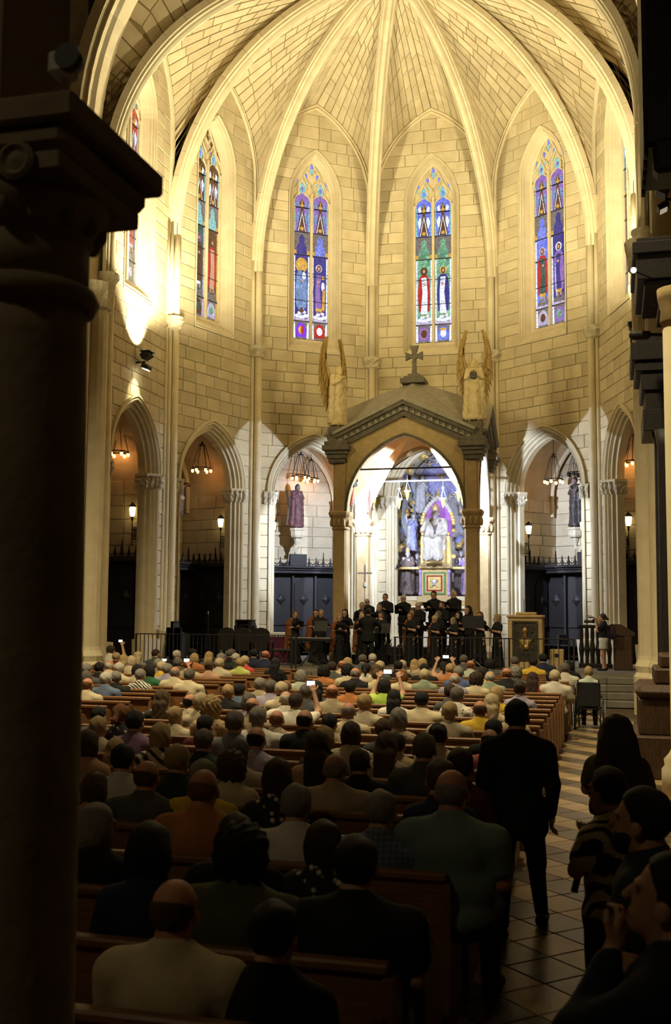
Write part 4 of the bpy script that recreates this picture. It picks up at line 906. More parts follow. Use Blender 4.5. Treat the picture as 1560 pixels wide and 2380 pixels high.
# ---------------------------------------------------------------- retable in the central chapel
ret = tag(empty('retable', (0, 41.95, ZF)), 'sculpted retable with blue sunburst, gilded clouds and angels filling the central chapel', 'retable')
M['rb'] = mat('blue_polychrome', (.36, .38, .62), (.22, .22, .42), 5, .6, .3, 20); M['rv'] = mat('violet_polychrome', (.45, .34, .58), (.30, .22, .42), 5, .6, .3, 20)
M['rg'] = mat('grey_polychrome', (.50, .46, .46), (.33, .30, .31), 6, .6, .3, 20); M['rbr'] = mat('brown_polychrome', (.22, .16, .14), (.13, .095, .085), 6, .6, .3, 20); M['rw'] = mat('white_polychrome', (.60, .55, .47), (.42, .37, .31), 6, .6, .3, 20)
M['rmag'] = mat('magenta_cloth', (.42, .16, .50), (.33, .10, .38), 3, .7)
cl = []
obj('back_panel', prism([(x, z-ZF) for x, z in parc(1.7, 6.3, 2.6, 2.8, 0, 8, 1)], -.02, .1), M['rg'], ret)
obj('sunburst_disc', xf(lathe([(.0, .12), (.3, .08), (.8, .04), (.82, 0), (.82, -.03)], 32), (0, -.1, 7.75-ZF), (pi/2, 'X')), M['rb'], ret)
for i in range(36):
    a = 2*pi*i/36; r1 = .86 if i % 2 else .72; obj('sun_ray', tube([(cos(a)*.14, -.26, 7.75-ZF+sin(a)*.14), (cos(a)*r1, -.17, 7.75-ZF+sin(a)*r1)], [.012, .026], 4), M['rv' if i % 3 else 'silver'], ret)
obj('dove', sdf_geo([('e', (0, 0, 0), (.06, .05, .1)), ('c', (.04, 0, .03), (.24, -.02, .1), .04, .012), ('c', (-.04, 0, .03), (-.24, -.02, .1), .04, .012), ('e', (0, -.03, .12), (.035, .035, .04))], .014, .02), M['gold'], ret, (0, -.32, 7.72-ZF), smooth=True)
def cloud(nm, pts, m, s=1.):
    g = sdf_geo([('e', p, (r*s, r*.7*s, r*.85*s)) for p, r in pts], .03, .05, 0, None, .012, 42); return obj(nm, g, m, ret, smooth=True)
for sx in (-1, 1):
    for (x, z, n) in ((1.25, 8.0, 5), (1.5, 7.2, 5), (1.55, 6.3, 5), (1.05, 6.55, 5), (1.25, 5.4, 6), (.78, 5.1, 4), (.7, 8.5, 4), (1.6, 4.9, 4)):
        cloud('gilded_cloud', [((sx*(x+random.uniform(-.16, .16)), -.22+random.uniform(-.08, .05), z-ZF+random.uniform(-.16, .16)), random.uniform(.1, .2)) for _ in range(n)], M['gold'])
    for _k in range(9):
        x, z = random.uniform(.75, 1.6), random.uniform(3.4, 8.0)
        cloud('painted_cloud', [((sx*(x+random.uniform(-.14, .14)), -.2+random.uniform(-.06, .05), z-ZF+random.uniform(-.2, .2)), random.uniform(.08, .17)) for _ in range(5)], M[['rb', 'rg', 'rw', 'rv'][_k % 4]])
    for (x, z) in ((.2, 8.45), (.5, 8.3), (.55, 7.05), (.92, 7.3), (.3, 6.95)):
        c = obj('cherub_head', ([tuple(v) for v in HV*.75], HQ), M['rw'], ret, (sx*x, -.36, z-ZF), (0, 0, pi), smooth=True)
        for s2 in (-1, 1): obj('cherub_wing', sdf_geo([('c', (s2*.05, .02, -.06), (s2*.17, .03, .0), .035, .012)], .014), M['gold' if x > .4 else 'rw'], c, smooth=True)
    # attendant angels and saints are separate figures standing in the retable
figs = [('angel_statue', 'arms_chest', (-.78, 41.55, 6.25), pi+.5, 1.55, 'rg', 'grey winged angel high on left of the retable beside the sunburst', 'bob', True),
        ('angel_statue', 'arms_chest', (.85, 41.55, 6.2), pi-.5, 1.5, 'rg', 'grey winged angel high on right of the retable beside the sunburst', 'bob', True),
        ('angel_statue', 'bless', (-1.1, 41.2, 4.75), pi+.9, 1.5, 'rb', 'blue-robed kneeling angel with white wing left of the enthroned saint', 'bob', True),
        ('angel_statue', 'bless', (1.1, 41.2, 4.7), pi-.9, 1.5, 'rb', 'blue-robed angel with wing right of the enthroned saint', 'bob', True),
        ('bishop_statue', 'bless', (-1.22, 40.75, 3.0), pi+.3, 1.75, 'rbr', 'brown robed bishop statue with mitre, lower left of the retable', None, False),
        ('saint_statue', 'arms_chest', (-.88, 41.1, 3.05), pi-.4, 1.6, 'rbr', 'dark robed bearded saint half hidden behind the left bishop statue', 'curly', False),
        ('bishop_statue', 'bless', (1.12, 40.75, 3.0), pi-.3, 1.7, 'rv', 'violet robed bishop statue, lower right of the retable', None, False),
        ('saint_statue', 'arms_chest', (.8, 41.15, 3.25), pi+.6, 1.5, 'rbr', 'dark kneeling saint between throne and the right bishop statue', 'curly', False)]
for nm, pr, loc, rz, h, rm, lab, hr, wg in figs:
    s_ = statue(nm, pr, loc, rz, h, M[rm], M['rw'] if rm != 'rbr' else M['rg'], lab, hr, M['rbr'], M['rg'] if wg else M[rm])
    if wg:
        for s2 in (-1, 1): wing(s_, s2, M['silver'], .75)
    if nm == 'bishop_statue': obj('mitre', sdf_geo([('e', (0, -.005, .12), (.085, .06, .16)), ('e', (0, 0, .04), (.09, .1, .05))], .018, .03, 0, lambda P: .02-P[:, 2]), M['goldp'], s_, ST[pr].hl, smooth=True)
# pedestal, throne and the enthroned saint
ped = tag(empty('gilded_pedestal', (0, 40.2, 0)), 'gilded pedestal with green framed panel and papal keys emblem below the saint', 'pedestal')
obj('body', box(-.52, .52, -.4, .4, 2.95, 4.0, .01), M['goldp'], ped)
M['greenp'] = mat('green_paint', (.16, .26, .10), (.10, .18, .06), 6, .5)
for k, (r, m_) in enumerate(((.43, 'greenp'), (.36, 'goldp'), (.3, 'redcloth'), (.25, 'gold'))): obj('panel_frame', box(-r, r, -.43-.012*k, -.39, 3.44-r, 3.44+r, .01), M[m_], ped)
for sx in (-1, 1):
    obj('colonnette', xf(lathe([(.06, 2.98), (.07, 3.05), (.04, 3.1), (.045, 3.8), (.065, 3.85), (.065, 3.95)], 10), (sx*.55, -.42, 0)), M['rv'], ped)
    obj('key', tube([(sx*.13, -.5, 3.3), (-sx*.13, -.5, 3.58)], .018, 5), M['silver'], ped)
obj('tiara_emblem', sdf_geo([('e', (0, 0, .0), (.07, .03, .11)), ('e', (0, 0, .13), (.02, .02, .03))], .014), M['silver'], ped, (0, -.49, 3.47), smooth=True)
obj('cornice', join(box(-.62, .62, -.5, .45, 4.0, 4.1, .02), box(-.56, .56, -.44, .42, 4.1, 4.2, .02)), M['sand'], ped)
obj('base', join(box(-.66, .66, -.52, .45, 2.72, 2.95, .02)), M['sand'], ped)
obj('gilded_beam', box(-1.55, 1.55, .18, .3, 4.0, 4.09, .01), M['gold'], ped)
thn = tag(empty('gilded_throne', (0, 40.28, 4.2)), 'gilded throne with pearl disc arch and magenta back behind the saint', 'throne')
obj('seat', box(-.5, .5, -.3, .3, 0, .5, .02), M['goldp'], thn)
for sx in (-1, 1): obj('arm_post', box(sx*.5-.06, sx*.5+.06, -.36, .3, 0, 1.05, .02), M['gold'], thn); obj('finial', xf(lathe([(.0, 1.05), (.05, 1.1), (.05, 1.16), (0, 1.22)], 8), (sx*.5, -.3, 0)), M['gold'], thn)
ra = parc(.55, 1.5, 1.1, .3, 0, 9, 1); obj('back_panel', prism(ra, .32, .38), M['rmag'], thn)
for i in range(25):
    u = i/24; kk = u*(len(ra)-1); a = int(min(kk, len(ra)-2)); f = kk-a; x = ra[a][0]*(1-f)+ra[a+1][0]*f; z = ra[a][1]*(1-f)+ra[a+1][1]*f
    obj('pearl_disc', xf(lathe([(.075, -.03), (.09, 0), (.06, .03), (.03, .02)], 10), (x*1.12, .28, z), (pi/2, 'X')), M['rw'] if 5 < i < 19 else M['gold'], thn)
obj('crocket', xf(lathe([(.0, 0), (.09, .06), (.04, .14), (.05, .24), (0, .38)], 8), (0, .32, 2.6)), M['gold'], thn)
sp = statue('seated_saint_statue', 'throne', (0, 40.08, 4.24), pi, 2.1, M['rw'], M['rw'], 'white robed seated papal saint with tiara, giving a blessing on the gilded throne', None, None, M['rw'])
obj('tiara', sdf_geo([('e', (0, -.01, .1), (.085, .09, .13)), ('e', (0, -.01, .24), (.02, .02, .03))], .016, .02, 0, lambda P: .03-P[:, 2]), M['goldp'], sp, ST['throne'].hl, smooth=True)
obj('beard', sdf_geo([('e', (0, .085, -.1), (.05, .035, .06))], .015), M['rg'], sp, ST['throne'].hl, smooth=True)
obj('pallium', sdf_geo([('c', (-.12, .08, 1.02), (0, .16, .82), .03, .03), ('c', (.12, .08, 1.02), (0, .16, .82), .03, .03), ('c', (0, .16, .82), (0, .15, .6), .03, .03)], .02), M['rbr'], sp, smooth=True)
obj('lap_drapery', sdf_geo([('c', (-.13, .1, .55), (-.15, .46, .5), .12, .1), ('c', (.13, .1, .55), (.15, .46, .5), .12, .1), ('c', (-.1, .47, .48), (-.13, .46, .1), .1, .13), ('c', (.1, .47, .48), (.13, .46, .1), .1, .13)], .022, .05, 0, lambda P: .03-P[:, 2], .014, 46), M['rw'], sp, smooth=True)
alt = tag(empty('high_altar', (0, 39.9, ZF)), 'pale stone altar block with stepped top under the retable', 'altar')
obj('block', box(-1.75, 1.75, -.2, 2.0, 0, 1.75, .03), M['carved'], alt); obj('cornice', box(-1.85, 1.85, -.32, 2.0, 1.75, 1.87, .03), M['rib'], alt); obj('gradine', box(-1.8, 1.8, .1, 2.0, 1.87, 2.05, .03), M['sand'], alt); obj('gradine', box(-1.72, 1.72, .3, 2.0, 2.05, 2.24, .03), M['rib'], alt)
# hanging sanctuary lamps
M['lampglass'] = emis('green_lamp_glass', (.45, .52, .05), .55)
for i, (px, py, Y) in enumerate([(855, 1157, 37.2), (870, 1162, 37.2), (947, 1150, 37.2), (928, 1169, 37.2), (1030, 1167, 37.2), (1066, 1153, 37.2), (1076, 1161, 37.2)]):
    p = at_y(px, py, Y); l = tag(empty('sanctuary_lamp', p), ['green glass hanging lamp, first from left column of the baldachin', 'green glass hanging lamp, second from left column of the baldachin', 'larger green hanging lamp before left part of the retable', 'small green hanging lamp low at left edge of the retable', 'green glass hanging lamp in front of the throne arch', 'green glass hanging lamp near right column, upper one', 'green glass hanging lamp closest to right column, lower one'][i], 'lamp', 'hanging sanctuary lamps')
    obj('glass_cup', lathe([(.03, -.14), (.055, -.08), (.07, .08), (.06, .09)], 10), M['lampglass'], l); obj('dish', lathe([(.08, .09), (.13, .12), (.13, .15), (.05, .17)], 12), M['silver'], l); obj('drop', lathe([(.0, -.22), (.03, -.17), (.03, -.14)], 8), M['gold'], l)
    for k in range(3): a = 2*pi*k/3; obj('chain', tube([(cos(a)*.12, sin(a)*.12, .14), (0, 0, .5)], .008, 4), M['silver'], l)
    obj('crown', lathe([(.05, .48), (.06, .52), (.0, .58)], 8), M['silver'], l); obj('hanger', tube([(0, 0, .56), (0, 0, max(.7, 7.02-p.z))], .006, 4), M['silver'], l)
# ================================================================ chapel furniture
def stall(key, lab):
    fr = FR[key]; d = 2.35; h = 1.88; root = tag(empty('choir_stall', fr.P(0, ZF, d)), lab, 'stall', 'dark wooden stalls in the chapels')
    root.rotation_euler = (0, 0, atan2(fr.t.y, fr.t.x)); m = M['darkwood']
    obj('back_board', box(-h, h, 0, .3, 0, 3.3, .01), m, root)
    for k in range(4):
        x0 = -h+k*(2*h/4); x1 = x0+2*h/4; cx = (x0+x1)/2; pn = obj('panel', prism([(x0+.09, 1.1), (x1-.09, 1.1), (x1-.09, 2.65), (x1-.22, 2.82), (cx+.12, 2.86), (cx, 2.95), (cx-.12, 2.86), (x0+.22, 2.82), (x0+.09, 2.65)], -.05, 0), m, root)
        r = .2; obj('diamond', ([(cx-r, -.05, 2.1), (cx, -.05, 2.1-r*1.2), (cx+r, -.05, 2.1), (cx, -.05, 2.1+r*1.2), (cx, -.13, 2.1), (cx-r*.7, -.09, 2.1), (cx, -.09, 2.1-r*.84), (cx+r*.7, -.09, 2.1), (cx, -.09, 2.1+r*.84)], [(0, 1, 6, 5), (1, 2, 7, 6), (2, 3, 8, 7), (3, 0, 5, 8), (5, 6, 4), (6, 7, 4), (7, 8, 4), (8, 5, 4)]), m, pn)
        obj('seat', box(x0+.06, x1-.06, -.5, 0, .42, .48, .01), m, root); obj('pilaster', box(x0-.05, x0+.05, -.14, 0, .5, 3.1, .015), m, root)
        obj('seat_arm', box(x0-.04, x0+.04, -.55, 0, 0, .85, .02), m, root)
    obj('cornice', join(box(-h, h, -.42, .3, 3.22, 3.3, .02), box(-h, h, -.5, .3, 3.3, 3.4, .02), box(-h, h, -.36, .3, 3.1, 3.22, .02)), m, root)
    for sg in (-1, 1):
        xs = sg*(h+.02)
        obj('side_board', box(min(xs, xs-sg*.12), max(xs, xs-sg*.12), -1.72, 0, 0, 3.3, .01), m, root); obj('side_cornice', box(min(xs, xs-sg*.34), max(xs, xs-sg*.34), -1.74, -.4, 3.22, 3.4, .02), m, root)
        for k in range(2):
            y0 = -1.66+k*.8; cy = y0+.38; X_ = xs-sg*.12; pn = obj('panel', prism([(y0+.06, 1.1), (y0+.7, 1.1), (y0+.7, 2.65), (y0+.58, 2.82), (cy, 2.95), (y0+.18, 2.82), (y0+.06, 2.65)], min(X_, X_-sg*.05), max(X_, X_-sg*.05), 'yz'), m, root)
            r = .2; X1, X2, X3 = X_-sg*.05, X_-sg*.13, X_-sg*.09
            obj('diamond', ([(X1, cy-r, 2.1), (X1, cy, 2.1-r*1.2), (X1, cy+r, 2.1), (X1, cy, 2.1+r*1.2), (X2, cy, 2.1)], [(0, 1, 4), (1, 2, 4), (2, 3, 4), (3, 0, 4)]), m, pn)
        for k in range(6):
            y = -1.66+k*.25; big = k % 4 == 2; xx = xs-sg*.2
            obj('finial', prism([(y-.05, 3.4), (y+.05, 3.4), (y+.035, 3.56), (y+.012, 3.62+.14*big), (y, 3.74+.2*big), (y-.012, 3.62+.14*big), (y-.035, 3.56)], xx-.03, xx+.03, 'yz'), m, root)
            obj('cresting', tube([(xx, y, 3.42), (xx, y+.04, 3.52), (xx, y+.125, 3.44), (xx, y+.21, 3.52), (xx, y+.25, 3.42)], .025, 4), m, root)
    n = 13
    for k in range(n):
        x = -h+.1+k*(2*h-.2)/(n-1); big = k % 4 == 2
        g = join(prism([(x-.05, 3.4), (x+.05, 3.4), (x+.035, 3.56), (x+.012, 3.62+.14*big), (x, 3.74+.2*big), (x-.012, 3.62+.14*big), (x-.035, 3.56)], -.34, -.28)); obj('finial', g, m, root)
        obj('finial_bud', xf(lathe([(0, -.03), (.026, 0), (0, .03)], 6), (x, -.31, 3.68+.2*big)), m, root)
        if k < n-1:
            xm = x+(2*h-.2)/(n-1)/2; w2 = (2*h-.2)/(n-1)/2; obj('cresting', tube([(x, -.31, 3.42), (x+w2*.3, -.31, 3.52), (xm, -.31, 3.44), (xm+w2*.7, -.31, 3.52), (x+2*w2, -.31, 3.42)], .025, 4), m, root)
    return root
stall('Y', 'black carved stall with pinnacled cresting in the leftmost chapel'); stall('Z', 'black carved stall with pinnacled cresting in the chapel holding the crucifix'); sA = stall('A', 'dark panelled stall below the saint statue with the cross'); sC = stall('C', 'dark panelled stall with diamond panels behind the ambo'); stall('D', 'black carved stall in the narrow rightmost chapel')
for s_, x in ((sA, .1), (sC, .25)): obj('raised_panel', box(x-.35, x+.35, -.46, -.3, 3.36, 3.85, .02), M['darkwood'], s_)
M['lampwarm'] = emis('lantern_glass', (1., .80, .32), 5.5); M['bulb'] = emis('candle_bulb', (1., .38, .09), 9.)
def lantern(p, wallp, lab, power=40):
    l = tag(empty('wall_lantern', p), lab, 'lantern', 'iron wall lanterns in the chapels')
    obj('glass', lathe([(.06, -.16), (.085, -.1), (.12, .12), (.1, .17)], 6), M['lampwarm'], l)
    obj('cap', lathe([(.13, .16), (.135, .19), (.07, .25), (.03, .3), (0, .33)], 6), M['iron'], l); obj('cup', lathe([(.0, -.3), (.04, -.27), (.03, -.2), (.075, -.17), (.06, -.15)], 6), M['iron'], l)
    for k in range(6):
        a = pi*k/3; obj('glazing_bar', tube([(cos(a)*.062, sin(a)*.062, -.17), (cos(a)*.122, sin(a)*.122, .12), (cos(a)*.105, sin(a)*.105, .17)], .006, 4), M['iron'], l)
    obj('pole', tube([(0, 0, -.28), (0, 0, -1.0)], .016, 5), M['iron'], l); w_ = Vector(wallp)-Vector(p)
    for z in (-.48, -.85): obj('arm', tube([(0, 0, z), (w_.x, w_.y, z)], .016, 5), M['iron'], l)
    for k in range(3):
        f = .2+.25*k; c = w_*f; obj('scroll', tube([(c.x+w_.x*.12*cos(t), c.y+w_.y*.12*cos(t), -.66+.14*sin(t)) for t in [2*pi*i/10 for i in range(11)]], .01, 4), M['iron'], l)
    obj('drop', lathe([(0, -1.12), (.03, -1.05), (0, -.98)], 6), M['iron'], l)
    pl = point('lantern_light', tuple(Vector(p)), power, (1., .78, .30), .1); pl.parent = l; pl.location = (0, 0, .0)
def chandelier(p, ztop, lab, sc=1., power=5):
    c = tag(empty('chandelier', p), lab, 'chandelier', 'iron ring chandeliers in the chapels')
    obj('ring', tube([(.33*sc*cos(t), .33*sc*sin(t), 0) for t in [2*pi*i/18 for i in range(19)]], .018, 5), M['iron'], c)
    obj('upper_ring', tube([(.1*sc*cos(t), .1*sc*sin(t), .85*sc) for t in [2*pi*i/10 for i in range(11)]], .014, 5), M['iron'], c)
    for k in range(6):
        a = 2*pi*k/6+.3; x, y = cos(a)*.33*sc, sin(a)*.33*sc
        obj('chain', tube([(x, y, .02), (x*.68, y*.68, .45*sc), (x*.3, y*.3, .85*sc)], .011, 4), M['iron'], c)
        obj('candle_cup', xf(lathe([(.02, -.08), (.05, -.04), (.045, .0)], 7), (x, y, 0)), M['iron'], c); obj('bulb', xf(lathe([(0, -.17), (.04, -.15), (.055, -.1), (.04, -.04)], 8), (x, y, 0)), M['bulb'] if 'unlit' not in lab else M['iron'], c)
    obj('rod', tube([(0, 0, .8*sc), (0, 0, ztop-p[2])], .012, 5), M['iron'], c); obj('hub', lathe([(0, .85*sc), (.05, .9*sc), (.0, 1.0*sc)], 6), M['iron'], c)
    if 'unlit' not in lab: pl = point('chandelier_light', (0, 0, -.25), power, (1., .55, .2), .1); pl.parent = c
def wpt(px, py, key, d):
    fr = FR[key]; dr = pixel_ray(px, py); o = Vector((CX, 0, CZ)); q = fr.c+fr.n*d; k = (q-o).dot(fr.n)/dr.dot(fr.n); return o+dr*k
def wfit(px, py, key, d, lim=1.6):
    while d > .7:
        p = wpt(px, py, key, d); u = (p-FR[key].c).dot(FR[key].t)
        if abs(u) < lim: break
        d -= .05
    return p, d
LAN = [('Y', 308, 1190, 1.5, 1, 'lit wall lantern in the leftmost chapel'), ('Z', 513, 1216, 1.5, 1, 'lit wall lantern in the chapel with the crucifix'), ('A', 636, 1224, 1.3, -1, 'small lit lantern at left edge of chapel with saint and cross'),
       ('C', 1229, 1232, 1.4, -1, 'lit wall lantern with iron bracket left of the dark robed statue'), ('C', 1356, 1224, 1.2, 1, 'lit lantern partly hidden right of the dark robed statue'), ('D', 1461, 1212, 1.4, -1, 'lit wall lantern in the rightmost chapel')]
for key, px, py, d, sg, lab in LAN:
    p, d = wfit(px, py, key, d); fr = FR[key]; u = (p-fr.c).dot(fr.t); wp = p+fr.t*(sg*1.93-u); lantern(tuple(p), tuple(wp), lab)
for key, px, py, d, lab, sc in [('Y', 274, 1050, 1.4, 'iron chandelier with glowing bulbs in the leftmost chapel', 1.), ('Z', 469, 1088, 1.4, 'iron chandelier with glowing bulbs above the crucifix chapel', 1.), ('A', 699, 1106, 2.3, 'iron chandelier above the saint with the cross, left of two', 1.), ('A', 723, 1112, 2.4, 'iron chandelier above the saint with the cross, right of two', .85), ('C', 1287, 1114, 1.4, 'iron chandelier with bulbs left of the dark robed statue', 1.), ('C', 1338, 1098, 2.6, 'unlit iron chandelier hanging behind the dark robed statue', .85), ('D', 1475, 1072, 1.4, 'iron chandelier with bulbs in the rightmost chapel', 1.)]:
    p, d = wfit(px, py, key, d, 1.5); chandelier(tuple(p), 8.6 if d > 1.7 else 8.9, lab, sc)
M['stat_r'] = mat('dark_red_statue', (.16, .06, .06), (.08, .04, .035), 6, .6); M['stat_d'] = mat('dark_statue', (.05, .04, .035), (.03, .025, .022), 6, .5)
def bracket_statue(key, px, py, d, h, robe, lab, pr, hair, rz):
    p, d = wfit(px, py, key, d, 1.6); fr = FR[key]; a = atan2(-fr.n.y, -fr.n.x)-pi/2+rz
    s_ = statue('saint_statue', pr, tuple(p), a, h, robe, M['rbr'], lab, hair, M['stat_d'], robe); return s_, p
def corbel(p, lab):
    c = tag(empty('corbel', tuple(p)), lab, 'corbel'); obj('shelf', lathe([(.05, -.75), (.06, -.65), (.1, -.55), (.14, -.4), (.24, -.36), (.27, -.3), (.27, -.1), (.3, -.08), (.3, -.001)], 8), M['carved'], c); obj('scroll', xf(lathe([(.07, -.05), (.07, .05)], 10), (0, -.04, -.74), (pi/2, 'X')), M['carved'], c); obj('neck', tube([(0, 0, -.62), (0, .0, -.74)], .05, 6), M['carved'], c)
s1, p1 = bracket_statue('A', 691, 1228, 1.9, 1.72, M['stat_r'], 'red robed saint statue holding a diagonal wooden cross on a wall corbel', 'arms_chest', 'bob', .2); corbel(p1, 'white carved corbel under the saint with the cross')
for sg in (-1, 1): obj('cross_beam', tube([(.34-.1*sg, -.05, .1), (.34+.1*sg, -.1, 1.5)], .05, 4), M['oldwood'], s1)
s2, p2 = bracket_statue('C', 1338, 1226, 2.1, 1.85, M['stat_d'], 'dark robed statue with outstretched hand on a wall corbel', 'reach', 'short', -.2); corbel(p2, 'white carved corbel under the dark robed statue')
p3, _d = wfit(417, 1150, 'Z', 2.3, 1.5); fr = FR['Z']
cf = tag(empty('crucifix', tuple(p3)), 'large dark crucifix half hidden behind the pier of the second chapel', 'crucifix'); cf.rotation_euler = (0, 0, atan2(fr.t.y, fr.t.x))
obj('upright', box(-.06, .06, -.05, .05, -.9, .9, .01), M['oldwood'], cf); obj('crossbar', box(-.55, .55, -.05, .05, .35, .48, .01), M['oldwood'], cf)
obj('body', sdf_geo([('e', (0, -.1, .1), (.12, .08, .26)), ('c', (.1, -.1, .3), (.5, -.1, .45), .045, .03), ('c', (-.1, -.1, .3), (-.5, -.1, .45), .045, .03), ('c', (.05, -.1, -.1), (.02, -.12, -.75), .07, .04), ('c', (-.05, -.1, -.1), (-.02, -.12, -.75), .07, .04), ('e', (0, -.14, .5), (.08, .09, .11))], .022, .03), M['rbr'], cf, smooth=True); obj('loincloth', sdf_geo([('e', (0, -.1, -.12), (.15, .11, .11))], .02), M['rg'], cf, smooth=True)
# ---------------------------------------------------------------- floodlights on the walls
def flood(p, n, lab):
    f = tag(empty('floodlight', p), lab, 'floodlight', 'wall floodlights'); n = Vector(n); t = Vector((-n.y, n.x, 0)); yaw = atan2(n.y, n.x)-pi/2
    f.rotation_euler = (0, 0, yaw)
    obj('upper_housing', xf(box(-.2, .2, -.14, .14, -.1, .1, .03), (0, .34, .2), (.5, 'X')), M['black'], f); obj('lower_housing', xf(box(-.17, .17, -.12, .12, -.07, .07, .03), (0, .34, -.16), (-.4, 'X')), M['black'], f)
    obj('lower_lens', xf(box(-.13, .13, -.08, .08, -.085, -.07), (0, .36, -.17), (-.4, 'X')), emis('flood_lens', (1., .95, .7), 14 if 'glaring' in lab else .3), f); obj('arm', tube([(0, 0, 0), (0, .3, 0)], .035, 6), M['black'], f); obj('visor', box(-.22, .22, .2, .52, .3, .32), M['black'], f)
flood((-7.58, FLY, FLZ), (1, 0, 0), 'black twin floodlight glaring on left chancel wall above an arch')
for sx in (-1, 1):
    jf = tag(empty('chapel_spotlight', (sx*1.33, 39.42, 4.1)), 'small black spotlight on %s jamb of the central chapel' % ('left' if sx < 0 else 'right'), 'spotlight'); obj('housing', lathe([(.06, -.1), (.07, .02), (.05, .02)], 10), M['black'], jf, rot=(-.6, 0, 0)); obj('bracket', tube([(0, 0, -.08), (sx*.12, 0, -.12)], .012, 5), M['black'], jf)
flood((7.58, 29.6, FLZ), (-1, 0, 0), 'black twin floodlight on right chancel wall'); flood((8.08, 23.2, 11.3), (-1, 0, 0), 'added black floodlight housing high on right nave pier'); 0  # nave pier housing is made up to go with the added long throw fill
# ================================================================ presbytery furniture
def post_rail(nm, x0, x1, y, z0, h, lab, step=.13):
    r = tag(empty(nm, ((x0+x1)/2, y, z0)), lab, 'railing'); L = (x1-x0)/2
    obj('top_rail', box(-L, L, -.025, .025, h-.03, h, .008), M['iron'], r); obj('bottom_rail', box(-L, L, -.015, .015, .12, .15), M['iron'], r)
    n = int(2*L/step)
    for i in range(n+1):
        x = -L+2*L*i/n; big = i % 12 == 0 or i == n
        if big: obj('post', box(x-.025, x+.025, -.025, .025, 0, h, .005), M['iron'], r)
        else: obj('baluster', join(box(x-.009, x+.009, -.009, .009, .14, h-.02), xf(lathe([(.008, -.03), (.015, 0), (.008, .03)], 6), (x, 0, h*.55))), M['iron'], r)
post_rail('iron_railing', .6, 5.5, 29.35, ZF, .98, 'low black iron railing before the ambo and right half of choir'); post_rail('iron_railing', -5.6, -2.3, 29.35, ZF, .98, 'low black iron railing before the keyboard and red cushioned chairs'); post_rail('iron_railing', -7.3, -5.7, 29.35, ZF, .98, 'short black iron railing at far left of the presbytery')
am = tag(empty('ambo', (4.1, 31.1, ZF)), 'square sandstone ambo with bronze relief of a bearded figure', 'ambo')
obj('body', box(-.49, .49, -.42, .42, 0, 1.52, .03), M['sand'], am); obj('top_slab', box(-.52, .52, -.45, .45, 1.52, 1.6, .02), M['sand'], am); obj('lectern_top', box(-.28, .3, -.2, .3, 1.6, 1.68, .02), M['sand'], am)
rp = obj('relief_panel', box(-.33, .33, -.46, -.4, .38, 1.38, .01), M['bronze'], am)
obj('relief_frame', join(box(-.36, .36, -.48, -.42, .33, .38), box(-.36, .36, -.48, -.42, 1.38, 1.43), box(-.36, -.31, -.48, -.42, .38, 1.38), box(.31, .36, -.48, -.42, .38, 1.38)), M['bronze'], am)
M['brz2'] = mat('worn_bronze', (.40, .27, .10), (.22, .14, .05), 10, .4, .4, 30, metal=.6)
obj('relief_figure', sdf_geo([('e', (0, -.46, 1.15), (.09, .07, .11)), ('e', (0, -.47, 1.02), (.06, .05, .09)), ('e', (0, -.44, .8), (.2, .06, .2)), ('c', (-.17, -.46, .9), (.02, -.49, .66), .05, .035), ('c', (.17, -.46, .9), (.04, -.49, .7), .05, .035), ('e', (.06, -.49, .68), (.07, .04, .06))], .018, .03, 0, lambda P: P[:, 1]+.41), M['brz2'], rp, smooth=True)
for k in range(10): a = 2*pi*k/10; obj('relief_curl', xf(lathe([(.03, -.02), (.045, 0), (.02, .02)], 8), (cos(a)*.24, -.46, .88+sin(a)*.4), (pi/2, 'X')), M['bronze'], rp)
obj('microphone', tube([(-.05, 0, 1.68), (-.05, -.02, 1.95), (-.05, -.1, 2.05)], .008, 5), M['black'], am)
bx2 = tag(empty('stone_stool', (4.95, 31.4, ZF)), 'low sandstone block beside the ambo with dark socket', 'block'); obj('block', box(-.2, .2, -.2, .2, 0, .62, .02), M['sand'], bx2); obj('socket', box(-.06, .06, -.215, -.19, .4, .5), M['black'], bx2)
def chair(loc, rz, lab):
    c = tag(empty('armchair', loc, rz), lab, 'chair', 'dark chairs with red cushions')
    for sx in (-1, 1):
        obj('leg', box(sx*.25-.03, sx*.25+.03, -.26, -.2, 0, .64, .01), M['darkwood'], c); obj('leg', box(sx*.25-.03, sx*.25+.03, .2, .26, 0, .64, .01), M['darkwood'], c); obj('arm', box(sx*.25-.035, sx*.25+.035, -.26, .26, .64, .69, .01), M['darkwood'], c)
    obj('seat', box(-.28, .28, -.26, .26, .4, .45, .01), M['darkwood'], c); obj('cushion', box(-.25, .25, -.25, .22, .45, .53, .03), M['redcloth'], c)
    obj('backrest', prism([(-.28, .45), (.28, .45), (.28, 1.0), (.18, 1.1), (0, 1.14), (-.18, 1.1), (-.28, 1.0)], .2, .26), M['darkwood'], c)
for px, lab in ((533, 'dark armchair with red cushion, leftmost of three behind the railing'), (570, 'dark armchair with red cushion, middle of three behind the railing'), (612, 'dark armchair with red cushion, rightmost of three, beside the purple table')):
    p = at_y(px, 1490, 32.2); chair((p.x, 32.2, ZF), pi, lab)
